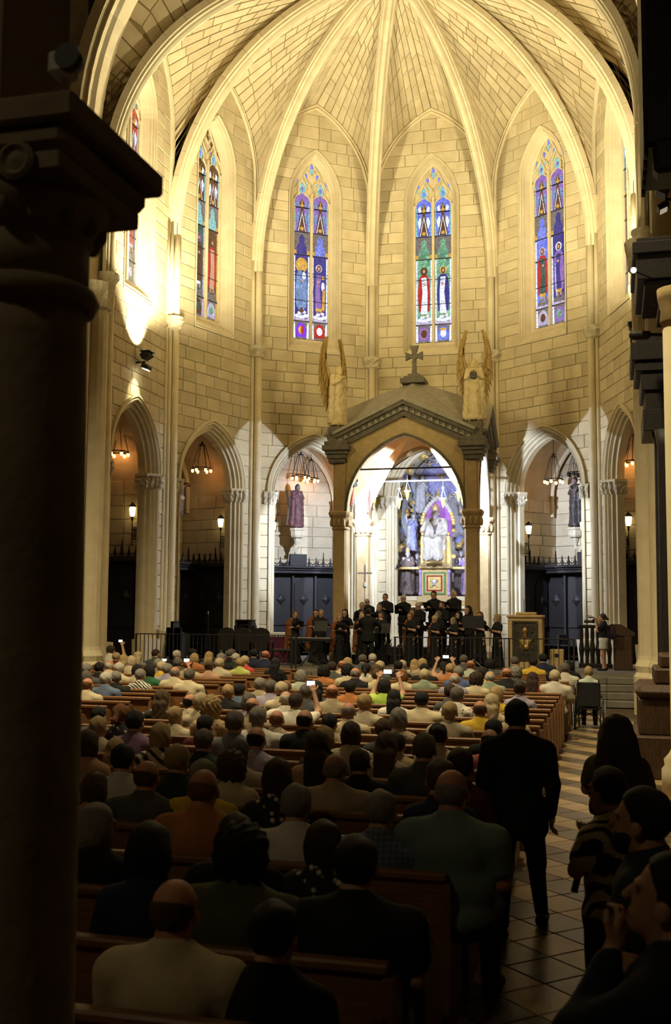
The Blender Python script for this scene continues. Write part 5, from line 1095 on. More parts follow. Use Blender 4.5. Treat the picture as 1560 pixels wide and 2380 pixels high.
def desk(px0, px1, Y, h, lab):
    a, b = max(at_y(px0, 1480, Y).x, -7.05 if Y < 32 else -5.75), at_y(px1, 1480, Y).x; L = (b-a)/2; d = tag(empty('choir_desk', ((a+b)/2, Y, ZF)), lab, 'bench', 'dark choir desks'); m = M['darkwood']
    obj('front_board', box(-L, L, -.03, .03, 0, h-.05, .01), m, d); obj('top', box(-L-.05, L+.08, -.2, .2, h-.05, h, .015), m, d); obj('seat', box(-L, L, .3, .75, .42, .47, .01), m, d)
    n = max(2, int(2*L/.7))
    for i in range(n): x = -L+(i+.5)*2*L/n; obj('panel', box(x-.26, x+.26, -.06, -.02, .2, h-.2, .02), m, d)
    for sx in (-1, 1): obj('end_board', prism([(-.2, 0), (.8, 0), (.8, .9), (.5, 1.0), (.2, h-.02), (-.2, h-.02)], sx*L-.04, sx*L+.04, 'yz'), m, d)
desk(215, 405, 31.6, 1.32, 'black choir desk at far left of the presbytery'); desk(415, 585, 34.0, 1.36, 'long black choir desk behind the chairs with red cushions')
p = at_y(650, 1475, 33.4); tb = tag(empty('side_table', (p.x, 33.4, ZF)), 'small table with purple cloth and white lace edge beside the singers', 'table'); obj('cloth', box(-.4, .4, -.3, .3, 0, .93, .02), M['purple'], tb); obj('lace_top', box(-.42, .42, -.32, .32, .86, .96, .01), M['white'], tb)
for i in range(9): obj('lace_scallop', xf(lathe([(.045, -.01), (.045, .01)], 8), (-.38+i*.095, -.325, .86), (pi/2, 'X')), M['white'], tb)
def mic(loc, h, lab, m=None):
    s_ = tag(empty('microphone_stand', loc), lab, 'stand'); m = m or M['black']
    obj('pole', tube([(0, 0, .02), (0, 0, h)], .012, 6), m, s_); obj('base', lathe([(.14, 0), (.14, .02), (.02, .05)], 14), m, s_); obj('clip', tube([(0, 0, h), (.02, -.06, h+.08)], .018, 6), M['silver'], s_)
p = at_z(392, 1560, ZF); mic((p.x, 30.3, ZF), 1.55, 'slim microphone stand with silver tip in front of the choir desks')
# keyboard, stool, stands
p = at_y(722, 1490, 30.9); kb = tag(empty('keyboard', (p.x, 30.9, ZF)), 'black electric keyboard on crossed legs beside the singers', 'keyboard'); obj('case', box(-.66, .66, -.15, .15, .76, .86, .02), M['black'], kb)
for i in range(30): obj('key', box(-.6+i*.04, -.563+i*.04, .0, .13, .86, .872), M['page'], kb)
for sy in (-.12, .12):
    for sg in (-1, 1): obj('crossed_leg', tube([(-.35*sg, sy, 0), (.35*sg, sy, .76)], .016, 5), M['black'], kb)
stl_ = tag(empty('stool', (p.x-.75, 30.5, ZF)), 'dark keyboard stool left of the keyboard', 'stool'); obj('seat', box(-.3, .3, -.17, .17, .46, .54, .03), M['black'], stl_)
for sx in (-1, 1): obj('leg', tube([(sx*.28, 0, 0), (-sx*.1, 0, .46)], .018, 5), M['iron'], stl_)
def mstand(loc, rz, lab, w=.5, h=1.15, pages=False, tilt=-.5, m=None):
    s_ = tag(empty('music_stand', loc, rz), lab, 'music stand'); obj('pole', tube([(0, 0, .15), (0, 0, h)], .012, 6), M['black'], s_)
    for k in range(3): a = 2*pi*k/3; obj('leg', tube([(0, 0, .3), (cos(a)*.32, sin(a)*.32, .01)], .01, 5), m or M['black'], s_)
    t = obj('desk', box(-w/2, w/2, -.01, .01, 0, .36), M['black'], s_, (0, 0, h), (tilt, 0, 0))
    if pages:
        for sx in (-1, 1): obj('page', box(min(0, sx*.21), max(0, sx*.21), -.016, -.011, .02, .31), M['page'], t)
mstand((-.35, 32.0, ZF), pi, 'music stand with lit white pages in front of the conductor', .48, 1.0, True, .6)
p = at_y(744, 1470, 31.4); mstand((p.x, 31.4, ZF), 0, 'thin music stand behind the keyboard', .42, 1.05)
p = at_y(1100, 1475, 31.2); mstand((p.x, 31.2, ZF), .1, 'large black flat stand on tripod legs before the right singers', .62, 1.2, False, -.1, M['silver'])
fl_ = tag(empty('flower_bunch', (-.75, 34.3, ZF)), 'white flowers with green leaves behind the conductor', 'flowers'); obj('vase', lathe([(.08, 0), (.12, .2), (.07, .35), (.1, .4)], 10), M['white'], fl_)
M['leaf'] = mat('leaf', (.05, .10, .03), (.03, .06, .02), 8, .6)
for k in range(16): a = k*2.4; r = .06+.012*k; obj('flower', sdf_geo([('e', (cos(a)*r, sin(a)*r, .5+.03*(k % 9)), (.045, .045, .035))], .02), M['white'], fl_); obj('leaf', ([(0, 0, .35), (cos(a+.6)*.2, sin(a+.6)*.2, .42+.02*k), (cos(a+.8)*.26, sin(a+.8)*.26, .5+.02*k), (cos(a+1)*.18, sin(a+1)*.18, .46+.02*k)], [(0, 1, 2, 3)]), M['leaf'], fl_)
pc = at_y(848, 1395, 35.0); pr_ = tag(empty('processional_cross', (pc.x, 35.0, ZF)), 'silver processional cross on a pole beside rear left baldachin column', 'cross'); obj('pole', tube([(0, 0, 0), (0, 0, 2.5)], .02, 8), M['silver'], pr_); obj('knob', lathe([(0, 2.42), (.07, 2.5), (.05, 2.62), (0, 2.66)], 10), M['silver'], pr_)
cz = [(-.03, 2.6), (.03, 2.6), (.03, 2.92), (.22, 2.92), (.27, 2.95), (.22, 2.98), (.03, 2.98), (.03, 3.2), (0, 3.27), (-.03, 3.2), (-.03, 2.98), (-.22, 2.98), (-.27, 2.95), (-.22, 2.92), (-.03, 2.92)]; obj('cross', prism(cz, -.015, .015), M['silver'], pr_); obj('base', lathe([(.2, 0), (.2, .04), (.05, .1)], 12), M['iron'], pr_)
# wooden balustrade, desk and votive lamp on the right
p = at_y(1380, 1500, 33.6); bal2 = tag(empty('carved_balustrade', (p.x, 33.6, ZF)), 'dark carved wooden balustrade behind the woman with the camera', 'balustrade'); obj('top_rail', box(-.45, .55, -.1, .1, 1.2, 1.3, .02), M['darkwood'], bal2); obj('plinth', box(-.45, .55, -.1, .1, 0, .12, .02), M['darkwood'], bal2)
for i in range(6): obj('baluster', xf(lathe([(.06, .12), (.05, .3), (.085, .55), (.05, .8), (.065, 1.0), (.05, 1.2)], 8), (-.36+i*.165, 0, 0)), M['darkwood'], bal2)
p = at_y(1452, 1520, 32.6); rd = tag(empty('reading_desk', (p.x, 32.6, ZF)), 'brown wooden reading desk with sloping top right of the woman with the camera', 'lectern'); obj('body', box(-.32, .22, -.25, .25, 0, 1.0, .02), M['oldwood'], rd); obj('sloping_top', prism([(-.4, 1.0), (.3, 1.0), (.3, 1.1), (-.1, 1.34), (-.4, 1.34)], -.3, .3), M['oldwood'], rd); obj('corner_post', box(.0, .2, -.3, -.24, 0, 1.02, .01), M['oldwood'], rd)
p = at_y(1500, 1498, 27.8); vl = tag(empty('votive_lamp', (p.x, 27.8, 0)), 'small red votive lamp glowing beside the right pier', 'lamp'); obj('glass', xf(lathe([(.03, -.1), (.06, -.05), (.065, .1), (.05, .1)], 10), (0, 0, p.z)), emis('red_lamp', (1., .04, .02), 3.), vl); obj('holder', xf(lathe([(.0, -.25), (.03, -.2), (.02, -.14), (.055, -.1)], 8), (0, 0, p.z)), M['gold'], vl); obj('stand', tube([(0, 0, 0), (0, 0, p.z-.2)], .02, 6), M['gold'], vl); obj('foot', lathe([(.16, 0), (.14, .05), (.03, .12)], 10), M['gold'], vl)
# ================================================================ pews
PZ, PY0, PS = .92, 4.75, .83
def pew_meshes(x0, x1):
    D = []
    D.append(('back_panel', mesh('back_panel', *box(x0+.03, x1-.03, -.012, .012, .34, PZ-.05), M['pew'])))
    D.append(('top_rail', mesh('top_rail', *box(x0, x1, -.045, .035, PZ-.05, PZ, .012), M['pew'])))
    D.append(('seat', mesh('seat', *box(x0+.03, x1-.03, .02, .42, .41, .445, .01), M['pew'])))
    D.append(('lower_rail', mesh('lower_rail', *box(x0+.03, x1-.03, -.02, .02, .3, .36, .008), M['pew'])))
    D.append(('kneeler', mesh('kneeler', *box(x0+.05, x1-.05, -.26, -.1, .16, .2, .01), M['pewend'])))
    for x in (x0, x1, (x0+x1)/2): D.append(('end_panel', mesh('end_panel', *prism([(-.1, 0), (.46, 0), (.46, .56), (.3, .62), (.06, PZ-.06), (-.05, PZ-.06)], x-.025, x+.025, 'yz'), M['pewend'])))
    return D
PR = pew_meshes(-.35, 5.59); PL = pew_meshes(-7.2, -1.25)
NR = 27
ORD = ['front', 'second', 'third', 'fourth', 'fifth', 'sixth', 'seventh', 'eighth', 'ninth', 'tenth', 'eleventh', 'twelfth', 'thirteenth', 'fourteenth', 'fifteenth', 'sixteenth', 'seventeenth', 'eighteenth', 'nineteenth', 'twentieth', 'twenty-first', 'twenty-second', 'twenty-third', 'twenty-fourth', 'twenty-fifth', 'twenty-sixth', 'twenty-seventh', 'twenty-eighth']
for k in range(-1, NR):
    y = PY0+PS*k
    for side, PM in (('right', PR), ('left', PL)):
        if side == 'left' and y < 14.5: continue
        w_ = ORD[NR-1-k]+' row from the presbytery' if k > -1 else 'last row at the bottom edge'
        r = tag(empty('pew', (0, y, 0)), 'brown wooden pew in the %s, %s' % ('block left of the centre aisle' if side == 'left' else 'block along the side aisle', w_), 'pew', 'wooden pews')
        for nm, me in PM: link(nm, me, r)
# ================================================================ people
CO = dict(cream=(.60, .50, .32), white=(.70, .66, .56), beige=(.42, .33, .21), tan=(.46, .33, .17), grey=(.20, .20, .20), dgrey=(.085, .085, .08), black=(.012, .012, .012), navy=(.018, .022, .05), blue=(.08, .12, .26), lav=(.34, .30, .38), sage=(.27, .31, .21),
          green=(.03, .12, .05), dgreen=(.025, .04, .025), olive=(.07, .075, .035), yellow=(.66, .42, .04), lime=(.50, .55, .14), neon=(.45, .62, .10), orange=(.46, .17, .05), coral=(.50, .14, .10), maroon=(.10, .02, .02), mauve=(.27, .15, .24), teal=(.16, .22, .20), pale=(.48, .52, .42), denim=(.12, .16, .24), bare=(.50, .29, .18), red=(.5, .05, .04), pink=(.6, .3, .2), silver=(.34, .36, .38))
Bm = body(True, 1.05); Bf = body(True, .9, female=True); Bb = body(True, 1.22, belly=.04); Bml = body(True, 1.05, long_sleeve=True)
SEAT = {('m', 0): Proto(0, 0, Bm), ('m', 1): Proto(.55, 0, Bm), ('m', -1): Proto(-.5, .05, Bm), ('f', 0): Proto(0, 0, Bf), ('f', 1): Proto(.6, 0, Bf), ('f', -1): Proto(-.5, 0, Bf), ('b', 0): Proto(0, .08, Bb), ('l', 0): Proto(0, 0, Bml), ('l', 1): Proto(.5, 0, Bml),
        ('p', 0): Proto(.0, 0, None, arms={'r': 'phonehigh', 'l': 'phonehigh'}, female=True, broad=.95), ('q', 0): Proto(.1, 0, None, arms={'r': 'phonehigh', 'l': 'lap'}, broad=1.05), ('d', 0): Proto(0, -.35, Bm)}
# x y  kind turn hairstyle haircolour skin shirt pattern | look
AUD = """213 1512 f 0 curly k p dgrey cloth|dark curly-haired person at far left beside the big column
257 1501 q -0 short b p white cloth|dark-haired man in white shirt raising a small camera
270 1517 f 0 short y p maroon cloth|short blond-haired person in dark red top
254 1535 m 0 ring w r cream cloth|pink-headed bald man with white side hair
277 1541 f 0 short w p cream cloth|white-haired woman with pink ear showing
288 1523 f 0 long y p cream floral|woman with long honey-blond hair in flowered top
304 1525 f 1 bob Y p cream cloth|light blond woman looking left
321 1515 f 0 long Y p grey cloth|woman with long wavy pale blond hair
319 1545 f 0 bob k p cream cloth|black bobbed woman in pale sleeveless top
231 1540 m 0 short k p black cloth|black-haired person in black top at left
201 1543 m 0 short g p dgrey cloth|grey-haired head at the column edge
200 1560 f 0 bob G p dgreen cloth|dark grey-haired person half hidden by the column
246 1563 m 0 short w p denim cloth|white-haired man in slate blue shirt
268 1561 m 1 short g p black cloth|grey-haired man in black shirt with bare arm
326 1556 f 0 short g p white zebra|grey-haired woman in zebra striped top
203 1576 m 0 ring r r cream cloth|ruddy balding man in cream shirt at left edge
363 1510 m -1 short b p dgrey cloth|dark-haired man in glasses looking right
412 1512 m -1 short w p black cloth|white-haired man in black beside the microphone stand
368 1532 m 0 short g p grey cloth|grey-haired man holding a lit phone
376 1538 f 0 short Y p yellow cloth|pale blond woman in bright yellow top
389 1543 m 0 short g p lav cloth|grey-haired man in lavender grey shirt
347 1546 f 0 bob k p green cloth|black-haired woman in dark green top
414 1530 f 0 short G p dgrey cloth|dark grey-haired person behind the microphone stand
406 1550 q 0 ring g r cream cloth|balding man in cream T-shirt holding up a bright phone
437 1533 m 0 short r p beige cloth|reddish-haired person behind the raised phone
440 1556 m 0 short G p cream cloth|dark-haired man in cream shirt beside the phone holder
452 1519 f 0 bob y p orange cloth|blond woman in salmon orange top
447 1508 m 0 short k p black cloth|dark-haired head before the black choir desks
486 1515 f 0 long y p dgrey cloth|blond-haired woman in dark top
486 1538 f 0 bun B p bare cloth|brown-haired woman with messy bun and bare shoulders
515 1519 m -1 short g p black cloth|grey-haired man with glasses in black
538 1509 m -1 short G p black cloth|dark grey-haired man looking right toward the singers
510 1530 m 0 short Y p cream stripe|fair-haired man in fine striped cream shirt
548 1519 m 0 short w p dgreen cloth|white-haired man in dark green jacket
559 1530 f 0 short y p lime cloth|woman in lime yellow T-shirt
569 1525 f 0 short Y p red floral|pale blond person in colourful red patterned shirt
590 1510 m 0 short k p navy cloth|dark-haired man in dark suit
617 1512 b 0 ring r r navy cloth|broad bald man in navy jacket
640 1530 f 0 long k p black cloth|dark long-haired woman beside the bald man in navy
604 1576 m 0 short g p beige cloth|grey-haired man in pale beige shirt
630 1581 b 0 short G p lav cloth|broad dark grey-haired man in pinkish striped shirt
528 1592 m 1 short y p black cloth|sandy-haired person in black jacket by the centre aisle
556 1590 m 0 short k p denim cloth|dark-haired person in denim jacket
654 1586 f 0 short Y p cream cloth|pale blond head behind the grey-haired couple
664 1584 f 0 bob y p beige cloth|light brown bobbed woman
699 1558 f 0 bob g p pale cloth|grey bobbed woman in pale green shirt
664 1607 m 0 ring w p white cloth|white-haired balding man in white shirt
687 1612 q 0 short b p white floralw|dark-haired person filming with a raised phone
443 1613 m -1 ring k r cream floral|balding man with dark side hair in dotted cream shirt
466 1612 f 0 short Y p cream cloth|pale blond head next to the balding man in dotted shirt
491 1620 f 0 curly y p tan floral|woman with curly fair hair in tan flowered blouse
376 1604 f 0 long B p dgreen floralw|woman with long brown hair in dark green flowered dress
586 1622 m 0 ring B r beige cloth|brown-haired man with shiny bald crown
579 1612 f 0 bob G p lav cloth|dark grey bobbed woman behind the shiny bald crown
599 1644 b 0 short g p white cloth|grey-haired man in wide white shirt
643 1651 m 0 ring r r beige floral|ruddy bald man in palm leaf patterned shirt
545 1654 m 0 short G p grey cloth|dark grey-haired man in plain grey T-shirt
476 1664 m 0 short k p maroon cloth|black-haired man in dark maroon shirt
406 1644 m 0 short y p cream cloth|sandy-haired man in cream shirt
280 1639 f 0 pony r p black floralw|ginger woman with ponytail in black dotted dress
229 1644 m 0 short k p dgrey cloth|dark-haired man bending his head
313 1653 m 0 short k p mauve cloth|black-haired man in mauve T-shirt
228 1667 m 0 short y r beige cloth|ginger-blond man in beige shirt
373 1682 f 0 bob y p cream print|woman with smooth blond bob in patterned top
203 1700 f 0 bob b p bare cloth|dark bobbed woman with bare back at column edge
595 1690 m 0 ring k r lav floralw|man with dark hair and bald crown in grey patterned shirt
473 1697 m 0 short G p dgreen cloth|brown-grey-haired man in dark green polo
753 1548 f 0 curly k p orange cloth|dark curly-haired woman in apricot top
772 1539 m 0 short b p dgrey cloth|dark-haired head under the keyboard
795 1535 m 0 ring r r cream cloth|ginger balding man in cream below the keyboard
808 1529 f 0 bob y p dgrey cloth|blond head below the second row of women singers
808 1545 f 0 curly k p cream cloth|black curly-haired woman in cream T-shirt
843 1522 m 0 short G p dgrey cloth|dark grey-haired man below the conductor
866 1520 m 0 short w p dgrey cloth|white-haired man just right of the conductor
826 1552 m 0 ring g r black cloth|bald man in black shirt
851 1543 f 0 pony k p white cloth|woman with black ponytail in white blouse
883 1537 f 0 short Y p dgrey cloth|white-blond short-haired woman
874 1545 f 0 short B p beige cloth|brown-haired head beside the white-blond woman
926 1537 m 0 short k p black cloth|black-haired head below the singers
935 1535 f 0 short Y p grey cloth|fair-haired head behind the black-haired one
964 1533 f 0 long y p cream cloth|woman with long curly blond hair
982 1531 f 0 bob y p beige cloth|blond head behind the curly blond woman
987 1543 m 0 short k p black cloth|dark-haired head right of the curly blond woman
876 1556 f 0 short B p cream cloth|brown-haired person in cream top
935 1558 f 0 bob r p cream cloth|light brown-haired woman in cream top
987 1556 f 0 short Y p sage cloth|white-blond woman in sage shirt with dark strap
1032 1539 p 0 pony k p bare cloth|woman with black ponytail and bare shoulders filming with a phone
1047 1543 f 0 short y p orange cloth|blond head behind the filming woman
1066 1550 m 0 short g p blue cloth|grey-haired man in blue shirt
1057 1564 m 0 ring w r lav plaid|white-haired bald man in checked shirt
1078 1523 m 0 short G p dgrey cloth|dark grey-haired man below the tripod stand
1094 1535 m 0 ring r r pale cloth|ginger bald man in pale shirt
1107 1564 f 0 curly b p cream cloth|dark brown curly-haired woman
1139 1560 m 0 ring w p sage cloth|white-haired man in sage green polo
1124 1552 f 0 bob k p cream cloth|black-haired woman behind the man in sage polo
1139 1533 f 0 curly k p dgrey cloth|dark curly head before the ambo
1178 1552 b 0 ring r r black cloth|bald ruddy man in black T-shirt
1197 1527 m 0 short G p dgrey cloth|dark grey-haired man in front of the ambo
1199 1550 f 0 curly g p dgrey cloth|grey curly-haired woman in dark top
1208 1585 f 0 bun b p lav cloth|brown-haired woman in lavender top
1240 1530 m 0 short k p yellow cloth|dark-haired man in bright yellow jersey below the ambo
1262 1520 m 0 short k p navy cloth|dark-haired man with white collar in navy suit
1238 1563 f 0 long b p red cloth|brown long-haired person with red sleeve
1313 1542 m 0 short G p white stripe|grey-haired man in white striped shirt with black strap
1323 1536 f 0 bob k p black cloth|black-haired woman behind the man with the strap
1280 1562 f 0 short k p silver cloth|dark-haired woman in grey sleeveless top
1290 1558 m 0 short Y p white stripe|fair bald-headed man in long pale shirt at pew end
662 1585 f 0 short r p beige cloth|copper blond head in the middle rows
712 1591 m 0 short G p dgrey cloth|grey-brown-haired person beside the raised phone
735 1583 f 0 long k p dgrey cloth|black long-haired woman
772 1591 m 0 ring r r beige cloth|balding ginger man in beige T-shirt
814 1583 m 0 short k p orange cloth|black-haired man in orange peach shirt
893 1579 p 0 bob k p neon cloth|black-haired woman in neon green filming with both hands raised
847 1614 m 0 short y p cream stripe|sandy grey-haired man in striped cream shirt
810 1633 m 0 ring g r cream cloth|grey balding man in loose cream shirt
916 1604 f 0 long k p white cloth|woman with long black hair in white blouse
926 1647 f 0 bob g p beige floral|grey-brown bobbed woman in dark lace top
980 1608 b 0 short k p cream cloth|black-haired man in wide cream shirt
1047 1591 f 0 short b p dgrey cloth|dark brown short-haired woman
1062 1598 f 0 short G p white floral|dark grey-haired woman in red flowered white blouse
1045 1633 m 0 short y p beige stripe|sandy-haired man in grey beige fine striped shirt
1116 1629 m 0 ring B r yellow cloth|balding man in yellow polo shirt
1143 1614 f 0 long Y p cream cloth|woman with long white-blond hair
1153 1597 f 0 bob y p yellow cloth|light brown-haired woman behind the white-blond one
1189 1635 f 0 short y p beige cloth|short blond-haired woman behind the ruddy bald head
1195 1650 m 0 ring r r maroon cloth|man with shiny red bald head
708 1650 m 0 ring k r black cloth|bald man with dark side hair in black jacket
766 1660 m 0 short k p beige cloth|black-haired man between two cream shirts
816 1679 f 0 bob b p cream stripe|woman with smooth dark brown bob in broad striped top
891 1672 f 0 short B p dgrey cloth|brown short-haired person
1018 1683 f 0 bun k p cream cloth|black-haired woman with bun in cream top
1147 1673 m 0 short k p black cloth|dark-haired person beside the man in dark suit
1138 1695 m 0 ring k t coral cloth|dark balding man in coral shirt
753 1690 f 0 short y p dgrey cloth|blond-brown head behind the bare-shouldered woman
899 1702 f 0 long B p beige floral|woman with long brown wavy hair
285 1733 m 0 short k p white cloth|dark-haired man in white T-shirt near the big column
268 1717 f 0 long y p beige cloth|blond long-haired woman behind the white T-shirt
340 1768 b 0 ring B r dgrey cloth|broad balding man with brown hair in dark grey T-shirt
411 1734 f 0 short y p dgreen cloth|short sandy grey-haired woman in dark top
539 1750 f 0 curly B p cream cloth|brown curly bobbed woman in cream cardigan
554 1720 m 0 short G p beige cloth|grey-haired man behind the curly bobbed woman
220 1797 f 0 bob B p bare cloth|brown bobbed woman with bare shoulders at left
471 1769 m 0 short g p yellow cloth|grey-haired man in yellow shirt
472 1788 b 0 ring r r orange cloth|broad bald man in orange T-shirt
645 1766 f 0 bob b p black floralw|dark-haired woman in black top with lace collar
224 1873 f -1 bob g p black cloth|grey-blond woman with sunglasses pushed on her head
347 1917 f 0 bob k p navy cloth|dark-haired woman with sunglasses on her head in navy top
547 1895 m 0 short b p black cloth|dark brown-haired man half hidden behind the olive jacket
561 1922 b 0 curly k p olive cloth|black-haired person in olive jacket
688 1827 m 0 short g p white cloth|grey-haired man in white shirt with collar
740 1702 f 0 long b p bare cloth|woman with very long dark hair and green strap top
778 1752 b 0 ring g r beige cloth|broad grey balding man in beige grey polo
836 1744 m 0 short b p black cloth|dark-haired person in black T-shirt
922 1706 b 0 short k p tan cloth|broad black-haired man in tan shirt
986 1707 m 0 short G p dgrey cloth|grey-haired man in dark grey T-shirt
1069 1742 f 0 short b p maroon cloth|dark short-haired woman in dark print
1024 1768 f 0 short B p navy cloth|brown-haired person in navy behind the grey sweater
1049 1789 b 0 ring g r teal cloth|broad balding man in grey blue sweater with bowed head
884 1841 m 0 short g p denim plaid|grey-haired man in checked shirt with shoulder strap
751 1912 f 0 bob b p black floralw|brown bobbed woman in black lace top
827 1948 b 0 short k p black cloth|large black-haired man in black near the last pews
404 2045 b 1 ring B r cream cloth|very broad balding man in pale T-shirt in the last pews
634 2103 l 0 short k p black cloth|black-haired person in black top with bare neck in the last pews"""
TAKEN = []; AUDP = []
RXc = random.Random(3)
for line in AUD.split('\n'):
    a, look = line.split('|'); px, py, kind, turn, hs, hc, sk, sh, pat = a.split(); px, py = float(px), float(py); turn = int(turn)
    zt = 1.29 if kind != 'b' else 1.33
    P = at_z(px, py, zt); kf = (P.y-.22-PY0)/PS; best = None
    for k in sorted(range(-1, NR+1), key=lambda q: abs(q-kf))[:4]:
        Y = PY0+PS*k+.22; Q = at_y(px, py, Y)
        clash = any(t[0] == k and abs(t[1]-Q.x) < .40 for t in TAKEN)
        cost = abs(k-kf)+(1.2 if clash else 0)
        if best is None or cost < best[0]: best = (cost, k, Y, Q)
    _, k, Y, Q = best; TAKEN.append((k, Q.x)); hgt = max(1.12, min(1.5, Q.z))
    pr = SEAT.get((kind, turn)) or SEAT[(kind, 0)]
    H = hgt if kind not in 'pq' else hgt
    o = put(pr, (Q.x, Y, 0), RXc.uniform(-.12, .12)-.0, H, hs, hc, CO[sh], skin=sk, pat=pat, leg=RXc.choice([(.03, .03, .04), (.08, .07, .06), (.05, .06, .09), (.2, .17, .12)]), wid=1.06+.12*max(0, min(1, (Y-11)/9)))
    row = NR-k
    wh = 'in %s row' % ORD[max(0, min(row-1, 27))]
    words = look.split(); lab = look+' '+wh if len(words) <= 12 else look
    tag(o, lab, 'person', 'seated audience'); AUDP.append((o, kind, look, Q, k, H/pr.top))
def phone(loc, rz, lab, tilt=0., land=True, w=.15, h=.075):
    p = tag(empty('phone', loc, rz), lab, 'phone', 'phones in hands'); a, b = (w/2, h/2) if land else (h/2, w/2)
    obj('case', box(-a, a, -.004, .005, -b, b, .003), M['black'], p, rot=(tilt, 0, 0)); obj('screen', box(-a+.006, a-.006, -.0055, -.004, -b+.005, b-.005), M['screen'], p, rot=(tilt, 0, 0)); return p
for o, kind, look, Q, k, s_ in AUDP:
    if kind == 'p': phone((o.location.x, o.location.y+.3*s_, 1.45*s_), 0, 'glowing phone held up by the '+(' '.join(look.split()[:6])), .05, True, .15, .078)
    if kind == 'q': phone((o.location.x+.13*s_, o.location.y+.33*s_, 1.46*s_), 0, 'glowing phone held up by the '+(' '.join(look.split()[:6])), .05, True, .13, .075)
for px, py, Y, lab in ((382, 1534, 25.5, 'bright phone held low beside the pale blond woman in yellow'), (507, 1748, 12.35, 'small lit phone held upright beside the green polo'), (692, 2256, 5.6, 'lit phone screen glowing low beside the dark bare-necked person')):
    q = at_y(px, py, Y); phone(tuple(q), 0, lab, -.3, px != 507, .14, .07)
fan = tag(empty('hand_fan', tuple(at_y(655, 2000, 6.9))), 'folded purple fan held upright between two dark heads', 'fan'); obj('blade', prism([(-.045, -.16), (.045, -.18), (.055, .12), (.02, .17), (-.03, .1)], -.008, .008), mat('purple_fan', (.10, .02, .14), None, 9, .7), fan); obj('rib', box(-.005, .005, -.014, .014, -.19, .1), M['black'], fan)
# ---------------------------------------------------------------- choir
CB = body(False, .92, {'l': 'fold', 'r': 'fold'}, female=True, skirt=True, long_sleeve=False); CM = body(False, 1.05, {'l': 'fold', 'r': 'fold'}, long_sleeve=True)
CHW = [Proto(0, 0, CB), Proto(.3, 0, CB), Proto(-.3, 0, CB)]; CHM = [Proto(0, .1, CM), Proto(.25, 0, CM)]
SHAWL = mesh('shawl', *sdf_geo([('c', (.12, .02, 1.43), (.2, -.02, 1.3), .075, .09), ('c', (.2, -.02, 1.3), (.24, -.04, .5), .09, .1), ('c', (.18, .06, 1.3), (.2, .06, .7), .07, .06), ('c', (.1, -.08, 1.4), (-.06, -.12, 1.1), .06, .06)], .022, .05, 0, lambda P: .42-P[:, 2], .012, 55), M['cloth'], None, True)
FOLD = [mesh('cover', *join(box(-.16, 0, -.004, .004, -.12, .12), ), M['black']), mesh('cover', *box(0, .16, -.004, .004, -.12, .12), M['black']), mesh('page', *box(-.15, -.005, -.009, -.005, -.11, .11), M['page'])]
rz_ = tag(empty('choir_riser', (.1, 33.9, ZF)), 'dark stepped riser under the back rows of the choir', 'riser')
for y0, y1, h in ((-.5, -.02, .28), (-.02, 1.0, .52)): obj('step', box(-1.75, 1.78, y0, y1, 0, h, .01), M['darkwood'], rz_)
ROWS = {1: (32.4, ZF), 2: (33.0, ZF+.0), 3: (33.62, ZF+.28), 4: (34.2, ZF+.52), 5: (33.0, ZF)}
CHOIR = """685 1419 w 1 short B 1|singer with short light brown hair and rust shawl at far left, mouth open
734 1416 w 2 long b 1|singer with long dark hair and rust shawl, second from left
746 1417 w 1 short g 0|grey-haired singer in black next to the second rust shawl
789 1428 w 1 bob y 1|blond singer with rust shawl before left baldachin column
802 1416 w 2 long k 0|singer with long black hair beside left baldachin column
842 1400 m 3 short g 0|grey bearded male singer left of the conductor
854 1391 m 4 ring g 0|balding male singer with glasses above the conductor
842 1418 w 2 bob b 0|dark-haired singer peeking out left of the conductor
841 1427 w 1 short Y 1|pale blond singer close to left of the conductor
882 1404 m 3 short G 0|grey-brown-haired male singer right of the conductor
886 1423 w 1 bob B 0|singer with glasses and light brown hair right of the conductor
896 1380 m 4 short b 0|tall young male singer in back row, hands folded
938 1383 m 4 short w 0|white-haired male singer with glasses in back row
954 1424 w 1 long r 1|singer with long reddish hair and rust shawl, folder open
961 1414 w 2 curly B 0|brown wavy-haired singer behind the reddish-haired one
973 1401 m 3 short w 0|grey-haired male singer with glasses in third row
1009 1374 m 4 short k 0|tall dark-haired male singer below the gilded pedestal
1011 1431 w 1 short Y 1|blond grey singer with glasses holding folder in front row
1019 1421 w 2 bob G 0|brown-grey-haired singer behind the blond one with glasses
1028 1398 m 3 short b 0|dark bearded male singer looking down at his folder
1054 1435 w 1 long g 0|ash-haired singer with gold pendant in front row
1068 1421 w 2 bob k 0|singer with dark bob left of the large black stand
1055 1372 m 4 ring w 0|tall bald male singer with white beard, rightmost in back row
1089 1401 m 5 long k 0|male singer with long black hair behind the large black stand
1117 1422 w 2 bob r 0|reddish-brown-haired singer beside right baldachin column
1156 1429 w 1 curly y 0|curly blond singer with glasses at far right, seen half in profile"""
